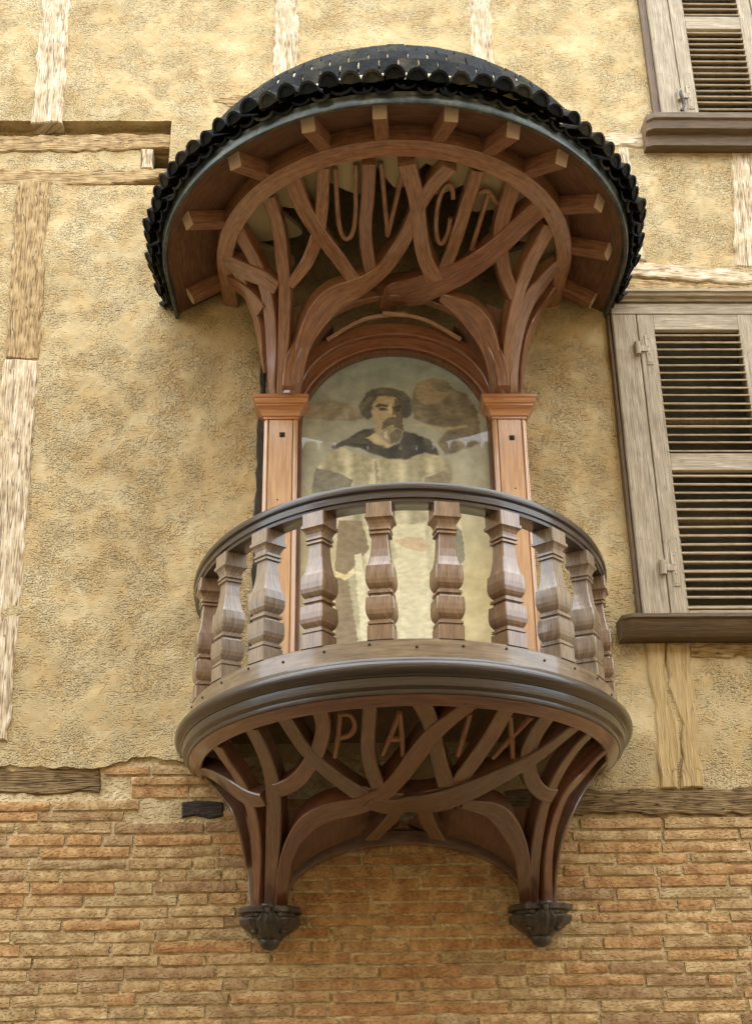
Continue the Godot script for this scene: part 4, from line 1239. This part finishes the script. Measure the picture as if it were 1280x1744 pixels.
	sh.loft(g, false, false, 1.0, 0.3)
	flip_out(sh, Vector3(0, 5.3, 0.3))
	part("dome_shell", sh, M.pointing, o)
	var un := MB.new()
	var ug := []
	for i in k: ug.append(PackedVector3Array([eave[i][0] * Vector3(0.96, 0, 0.96) + Vector3(0, 5.44, 0), eave[i][0] + eave[i][1] * 0.0 + Vector3(0, 5.30, 0)]))
	un.loft(ug, false, false)
	part("eave_bed", un, M.tile, o)
	var tm := MB.new()
	tm.boxx(Transform3D(), Vector3(0.0405, 0.066, 0.009), 0.002, 1)
	var tile_mesh := tm.mesh()
	var arc := 0.0
	var next := 0.05
	var row := 0
	for i in prof.size() - 1:
		var p0: Vector2 = prof[i]
		var p1: Vector2 = prof[i + 1]
		arc += Vector2((p0.x - p1.x) * 1.3, p1.y - p0.y).length()
		if arc < next or row >= 9: continue
		next += 0.098
		var curve := []
		for e in eave: curve.append([Vector3(e[0].x * p0.x, 0, e[0].z * p0.x), e[1]])
		var tl := 0.0
		for q in k - 1: tl += (curve[q + 1][0] - curve[q][0]).length()
		var slope := atan2(p1.y - p0.y, (p0.x - p1.x) * 1.3)
		var n := int(tl / 0.0875)
		for q in n:
			if row > 5 and (q < n * 0.2 or q > n * 0.8): continue
			var f := along(curve, (q + 0.25 + 0.5 * (row % 2)) / n * tl)
			var out: Vector3 = f[1]
			var lie := slope + 0.12 + rng.randf_range(-0.03, 0.03)
			var yax := (-out * cos(lie) + Vector3.UP * sin(lie)).normalized()
			var xax := Vector3.UP.cross(out).normalized()
			var bs := Basis(xax, yax, xax.cross(yax)).scaled_local(Vector3(rng.randf_range(0.94, 1.07), 1, 1))
			place("roof_tile", tile_mesh, [M.tile, M.tile_b, M.tile_c][rng.randi() % 3], o, Transform3D(bs, f[0] + Vector3(0, p0.y, 0) + bs.z.normalized() * rng.randf_range(0.0, 0.006)))
		var ps := MB.new()
		var sec := []
		for e in curve:
			var b: Vector3 = e[0] + Vector3(0, p0.y, 0)
			var dn: Vector3 = (e[1] * cos(slope) - Vector3.UP * sin(slope)).normalized()
			var oo: Vector3 = (e[1] * sin(slope) + Vector3.UP * cos(slope)).normalized()
			var w := 0.006 + 0.006 * sin(e[0].x * 31.0 + row * 2.0)
			sec.append(PackedVector3Array([b + dn * 0.05 - oo * 0.012, b + dn * (0.081 + w) + oo * 0.008, b + dn * (0.068 + w) + oo * 0.0175, b + dn * 0.05 + oo * 0.0175]))
		ps.loft(sec, true, false, 1.0, 0.7)
		part("pointing", ps, M.pointing, o)
		row += 1
	# arch ribs standing over the picture
	var a1 := MB.new()
	arch(a1, 0.0, 0.555, 4.66, 5.235, 0.06, 0.30, 0.05)
	part("arch_rib", a1, M.rib, o)
	var a2 := MB.new()
	arch(a2, 0.0, 0.545, 4.64, 5.11, 0.075, 0.13, 0.06)
	part("arch_rib", a2, M.rib_b, o)
	var st := MB.new()
	for sg in [-1.0, 1.0]:
		var pts := []
		var nor := []
		var ww := []
		for p in catmull([Vector3(sg * 0.36, 5.02, 0.16), Vector3(sg * 0.16, 5.13, 0.19), Vector3(-sg * 0.06, 5.155, 0.21)], 8):
			pts.append(p); nor.append(Vector3(0, -0.5, 1).normalized()); ww.append(0.026)
		board(st, pts, nor, ww, 0.03, 0.004 * sg)
	part("arch_strap", st, M.rib_c, o)

func along(fr: Array, dist: float) -> Array:
	var d := 0.0
	for i in fr.size() - 1:
		var l: float = (fr[i + 1][0] - fr[i][0]).length()
		if d + l >= dist or i == fr.size() - 2:
			var t := clampf((dist - d) / maxf(l, 1e-6), 0.0, 1.0)
			return [fr[i][0].lerp(fr[i + 1][0], t), fr[i][1].lerp(fr[i + 1][1], t).normalized()]
		d += l
	return fr[-1]

func half_disc(mb: MB, r: float, rise: float, z: float) -> void:  # the mortar stop in a tile's mouth
	for i in 8:
		var a := PI * i / 8
		var b := PI * (i + 1) / 8
		mb_tri(mb, Vector3(0, -0.006, z), Vector3(-r * cos(a), rise * sin(a), z), Vector3(-r * cos(b), rise * sin(b), z), Vector3.FORWARD)

func flip_out(mb: MB, c: Vector3) -> void:
	var f := MB.new()
	for i in range(0, mb.v.size(), 3):
		var m := (mb.n[i] + mb.n[i + 1] + mb.n[i + 2])
		var s := 1.0 if m.dot(mb.v[i] - c) > 0.0 else -1.0
		f.tri(mb.v[i], mb.v[i + 1], mb.v[i + 2], mb.n[i] * s, mb.n[i + 1] * s, mb.n[i + 2] * s, mb.t[i], mb.t[i + 1], mb.t[i + 2])
	mb.v = f.v; mb.n = f.n; mb.t = f.t

# ---------------------------------------------------------------- posts, picture, corbels
func build_posts() -> void:
	for sg in [-1.0, 1.0]:
		var o := thing("wooden_post", "honey-brown panelled wooden post on the " + ("left" if sg < 0 else "right") + " of the bearded figure's picture", "post", "posts beside the picture")
		var x: float = sg * 0.6
		var sh := MB.new()
		sh.box(Vector3(x - 0.062, 2.936, 0.0), Vector3(x + 0.062, 4.56, 0.115), 0.003)
		part("shaft", sh, M.post, o)
		for e in [-1.0, 1.0]:
			var mo := MB.new()
			var s := []
			for y in [2.936, 4.56]:
				var q := PackedVector3Array()
				for p in [[0.063, 0.0], [0.063, 0.102], [0.066, 0.113], [0.072, 0.118], [0.079, 0.115], [0.083, 0.106], [0.087, 0.104], [0.089, 0.09], [0.089, 0.0]]: q.append(Vector3(x + e * p[0], y, p[1]))
				s.append(q)
			mo.loft(s, true, true, 1.0, 0.6)
			part("edge_moulding", mo, M.post, o)
		var cp := MB.new()
		var pr := [[0.0, 0.092], [0.012, 0.092], [0.015, 0.1], [0.03, 0.102], [0.045, 0.108], [0.058, 0.12], [0.062, 0.126], [0.072, 0.126], [0.075, 0.133], [0.085, 0.138], [0.10, 0.14], [0.103, 0.146], [0.12, 0.146]]
		var s2 := []
		for p in pr:
			var w: float = p[1]
			s2.append(PackedVector3Array([Vector3(x - w, 4.56 + p[0], 0.0), Vector3(x - w, 4.56 + p[0], 0.03 + w), Vector3(x + w, 4.56 + p[0], 0.03 + w), Vector3(x + w, 4.56 + p[0], 0.0)]))
		for i in s2.size() - 1:
			for j in 4:
				var a: Vector3 = s2[i][j]
				var b: Vector3 = s2[i][(j + 1) % 4]
				cp.quad(a, b, s2[i + 1][(j + 1) % 4], s2[i + 1][j], (a + b) / 2 - Vector3(x, a.y + 0.01, 0.03))
		cp.quad(s2[-1][0], s2[-1][1], s2[-1][2], s2[-1][3], Vector3.UP)
		cp.quad(s2[0][0], s2[0][1], s2[0][2], s2[0][3], Vector3.DOWN)
		for i in cp.t.size(): cp.t[i] = Vector2(cp.v[i].y + cp.v[i].z, cp.v[i].x)
		part("capital", cp, M.cap, o)
		for y in ([4.47, 4.1, 3.85] if sg < 0 else [4.45, 4.16, 3.62]):
			var bp := MB.new()
			if y == 4.1 or y == 4.16 or y == 3.85: bp.sphere(Vector3(x + 0.01 * sg, y, 0.114), Vector3(0.005, 0.005, 0.004), 8, 6)
			else:
				bp.box(Vector3(x + 0.008 - 0.014, y - 0.014, 0.112), Vector3(x + 0.008 + 0.014, y + 0.014, 0.119), 0.002)
				bp.sphere(Vector3(x + 0.008, y, 0.119), Vector3(0.007, 0.007, 0.004), 8, 6)
			part("bolt", bp, M.iron, o)
		# rough wall stone beside the post
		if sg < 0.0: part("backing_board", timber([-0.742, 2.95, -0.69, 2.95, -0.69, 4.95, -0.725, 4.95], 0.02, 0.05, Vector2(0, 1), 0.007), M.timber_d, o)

func picture_outline(half: float, y0: float, ys: float, yc: float) -> PackedVector2Array:
	var q := PackedVector2Array([Vector2(-half, y0), Vector2(half, y0)])
	for i in 33:
		var a := PI * i / 32
		q.append(Vector2(half * cos(a), ys + (yc - ys) * sin(a)))
	return q

func flat_sheet(q: PackedVector2Array, z: float, lo: Vector2, size: Vector2) -> MB:
	var mb := MB.new()
	var tr := Geometry2D.triangulate_polygon(q)
	var uv := func(p: Vector2): return Vector2((p.x - lo.x) / size.x, 1.0 - (p.y - lo.y) / size.y)
	for i in range(0, tr.size(), 3):
		var a := q[tr[i]]
		var b := q[tr[i + 1]]
		var c := q[tr[i + 2]]
		mb.tri(Vector3(a.x, a.y, z), Vector3(b.x, b.y, z), Vector3(c.x, c.y, z), Vector3.BACK, Vector3.BACK, Vector3.BACK, uv.call(a), uv.call(b), uv.call(c))
	return mb

func build_painting() -> void:
	var o := thing("framed_painting", "arched glazed painting of a bearded figure in dark cowl and pale robe", "painting")
	var lo := Vector2(-0.52, 2.94)
	var size := Vector2(1.04, 2.1)
	var w := 400
	var h := 800
	var d := PackedVector3Array(); d.resize(w * h)
	var cl := noise_bytes(211, 0.02, w, h, 4)
	var br := noise_bytes(213, 0.09, w, h, 3, FastNoiseLite.TYPE_SIMPLEX_SMOOTH, 2, 1)
	for y in h:
		var t := float(y) / h
		var base := s3(104, 122, 128).lerp(s3(136, 138, 122), clampf(t / 0.24, 0, 1)).lerp(s3(166, 148, 90), clampf((t - 0.24) / 0.4, 0, 1))
		for x in w:
			var i := y * w + x
			d[i] = base + Vector3(1.0, 0.96, 0.9) * (cl[i] / 255.0 - 0.5) * 26.0
	for sh in PAINT:
		var poly := PackedVector2Array()
		for i in sh[3].size() / 2: poly.append(Vector2((sh[3][i * 2] - lo.x) / size.x * w, (1.0 - (sh[3][i * 2 + 1] - lo.y) / size.y) * h))
		var mn := poly[0]
		var mx := poly[0]
		for p in poly:
			mn = mn.min(p); mx = mx.max(p)
		var wide := (mx - mn).x
		var soft := 4.5 if wide > 110.0 else (2.4 if wide > 40.0 else 1.3)
		var cloud := mn.y < h * 0.3 and wide > 90.0 and mx.y < h * 0.32
		var col := s3(sh[0], sh[1], sh[2])
		for y in range(maxi(0, int(mn.y - soft)), mini(h, int(mx.y + soft) + 1)):
			for x in range(maxi(0, int(mn.x - soft)), mini(w, int(mx.x + soft) + 1)):
				var i := y * w + x
				var p := Vector2(x + 0.5 + (br[i] / 255.0 - 0.5) * 5.0, y + 0.5 + (cl[i] / 255.0 - 0.5) * 5.0)
				var inside := Geometry2D.is_point_in_polygon(p, poly)
				var dist := 1e9
				for q in poly.size(): dist = minf(dist, Geometry2D.get_closest_point_to_segment(p, poly[q], poly[(q + 1) % poly.size()]).distance_to(p))
				var a := clampf(0.5 + (dist if inside else -dist) / soft, 0.0, 1.0)
				if a <= 0.0: continue
				var tone := (br[i] / 255.0 - 0.5) * 16.0 + (cl[i] / 255.0 - 0.5) * (46.0 if cloud else 12.0)
				if wide > 200.0: tone += 15.0 * sin(x * 0.11 + cl[i] * 0.012 + y * 0.006) + 7.0 * sin(x * 0.23 - y * 0.012)  # folds of the robe
				d[i] = d[i].lerp(col + Vector3.ONE * tone, a * (0.75 if cloud else 0.92))
	var by := PackedByteArray(); by.resize(w * h * 3)
	for i in w * h:
		var g := (br[i] / 255.0 - 0.5) * 10.0
		var lum := (d[i].x + d[i].y + d[i].z) / 3.0
		for c in 3: by[i * 3 + c] = int(clampf((lerpf(d[i][c], lum, 0.45) - 100.0) * 1.7 + 116.0 + g, 0, 255))
	var m := StandardMaterial3D.new()
	m.albedo_texture = tex(w, h, Image.FORMAT_RGB8, by)
	m.roughness = 0.7
	part("picture", flat_sheet(picture_outline(0.512, 2.94, 4.54, 5.01), 0.03, lo, size), m, o, "painted bearded figure under a clouded sky")
	part("glass_pane", flat_sheet(picture_outline(0.512, 2.94, 4.54, 5.01), 0.055, lo, size), M.glass, o)
	var bk := MB.new()
	bk.box(Vector3(-0.54, 2.94, 0.005), Vector3(0.54, 4.6, 0.026))
	part("back_board", bk, M.lining, o)
	# dark inner bead and the wooden arched frame
	for e in [[0.505, 0.025, 0.07, "inner_bead", "lining"], [0.552, 0.075, 0.095, "arched_frame", "rib_b"]]:
		var mb := MB.new()
		var pts := []
		var nor := []
		var ww := []
		var k: float = e[0] - 0.512
		pts.append(Vector3(-e[0], 2.94, e[2]))
		for y in [3.4, 3.9, 4.3]: pts.append(Vector3(-e[0], y, e[2]))
		for i in 41:
			var a := PI - PI * i / 40
			pts.append(Vector3(e[0] * cos(a), 4.54 + (0.47 + k) * sin(a), e[2]))
		for y in [4.3, 3.9, 3.4, 2.94]: pts.append(Vector3(e[0], y, e[2]))
		for p in pts:
			nor.append(Vector3.BACK); ww.append(e[1])
		board(mb, pts, nor, ww, 0.06, 0.0)
		part(e[3], mb, M[e[4]], o)

func build_corbels() -> void:
	for sg in [-1.0, 1.0]:
		var o := thing("corbel", "carved dark leaf corbel under the " + ("left" if sg < 0 else "right") + " foot of the balcony bracket", "corbel", "corbels under the balcony")
		var c := Vector3(sg * 0.604, 0, 0)
		o.position = Vector3(sg * 0.604 * 0.06, 2.12 * (1.0 - 0.74), 0)
		o.scale = Vector3(0.94, 0.74, 0.94)
		var ab := MB.new()
		hexa(ab, c, [[2.085, 0.138, 0.222], [2.09, 0.146, 0.23], [2.112, 0.146, 0.23], [2.12, 0.142, 0.226]])
		hexa(ab, c, [[2.066, 0.118, 0.2], [2.085, 0.12, 0.2]])
		part("abacus", ab, M.corbel, o)
		var bd := MB.new()
		hexa(bd, c, [[1.915, 0.03, 0.03], [1.935, 0.05, 0.07], [1.962, 0.066, 0.105], [1.985, 0.1, 0.15], [2.02, 0.136, 0.195], [2.048, 0.142, 0.206], [2.06, 0.14, 0.204], [2.066, 0.116, 0.185]])
		part("block", bd, M.corbel, o)
		var pd := MB.new()
		pd.sphere(c + Vector3(0, 1.935, 0.06), Vector3(0.05, 0.055, 0.052), 18, 12)
		part("pendant", pd, M.corbel, o)
		# acanthus leaf curling over the front, five lobes a side
		var lf := MB.new()
		var g := []
		var nu := 24
		var nv := 20
		for j in nv + 1:
			var v := float(j) / nv
			var q := PackedVector3Array()
			var lobes := 0.78 + 0.3 * absf(sin(v * PI * 3.0 + 0.4))
			var hw := (0.016 + 0.045 * sin(pow(v, 0.8) * PI)) * lobes + 0.008
			var curl := clampf((v - 0.8) / 0.2, 0.0, 1.0)
			for i in nu + 1:
				var u := float(i) / nu * 2.0 - 1.0
				var y := 1.945 + 0.175 * v - absf(u) * 0.02 * sin(v * 9.0)
				var zf := lerpf(0.115, 0.235, pow(v, 0.7)) + 0.03 * sin(v * PI) - u * u * 0.045 + 0.006 * cos(u * PI * 3.0) + 0.03 * curl + 0.012
				q.append(c + Vector3(u * hw, y, zf))
			g.append(q)
		lf.loft(g, false, false, 1.0, 0.3)
		flip_out(lf, c + Vector3(0, 2.04, 0.0))
		for e in [-1.0, 1.0]:
			for t in 3: lf.sphere(c + Vector3(e * (0.05 + 0.008 * t), 2.075 - 0.045 * t, 0.205 - 0.03 * t), Vector3(0.018, 0.02, 0.014), 10, 7)
		part("leaf", lf, M.corbel, o)
		var kn := MB.new()
		kn.sphere(c + Vector3(0, 2.118, 0.25), Vector3(0.034, 0.02, 0.03), 16, 10)
		kn.sphere(c + Vector3(0, 2.098, 0.262), Vector3(0.014, 0.03, 0.012), 10, 8)
		part("leaf_tip", kn, M.corbel, o)

func hexa(mb: MB, c: Vector3, rows: Array) -> void:
	var s := []
	for r in rows:
		var w: float = r[1]
		var d: float = r[2]
		s.append(PackedVector3Array([c + Vector3(-w, r[0], -0.03), c + Vector3(-w, r[0], d * 0.62), c + Vector3(-w * 0.62, r[0], d), c + Vector3(w * 0.62, r[0], d), c + Vector3(w, r[0], d * 0.62), c + Vector3(w, r[0], -0.03)]))
	for i in s.size() - 1:
		for j in 6:
			var a: Vector3 = s[i][j]
			var b: Vector3 = s[i][(j + 1) % 6]
			mb.quad(a, b, s[i + 1][(j + 1) % 6], s[i + 1][j], (a + b) / 2 - c - Vector3(0, a.y, 0.05) + Vector3(0, -0.02 if rows[i + 1][1] > rows[i][1] else 0.02, 0))
	for e in [[0, Vector3.DOWN], [s.size() - 1, Vector3.UP]]:
		var q: PackedVector3Array = s[e[0]]
		for j in range(1, 5): mb.tri(q[0], q[j], q[j + 1], e[1], e[1], e[1])
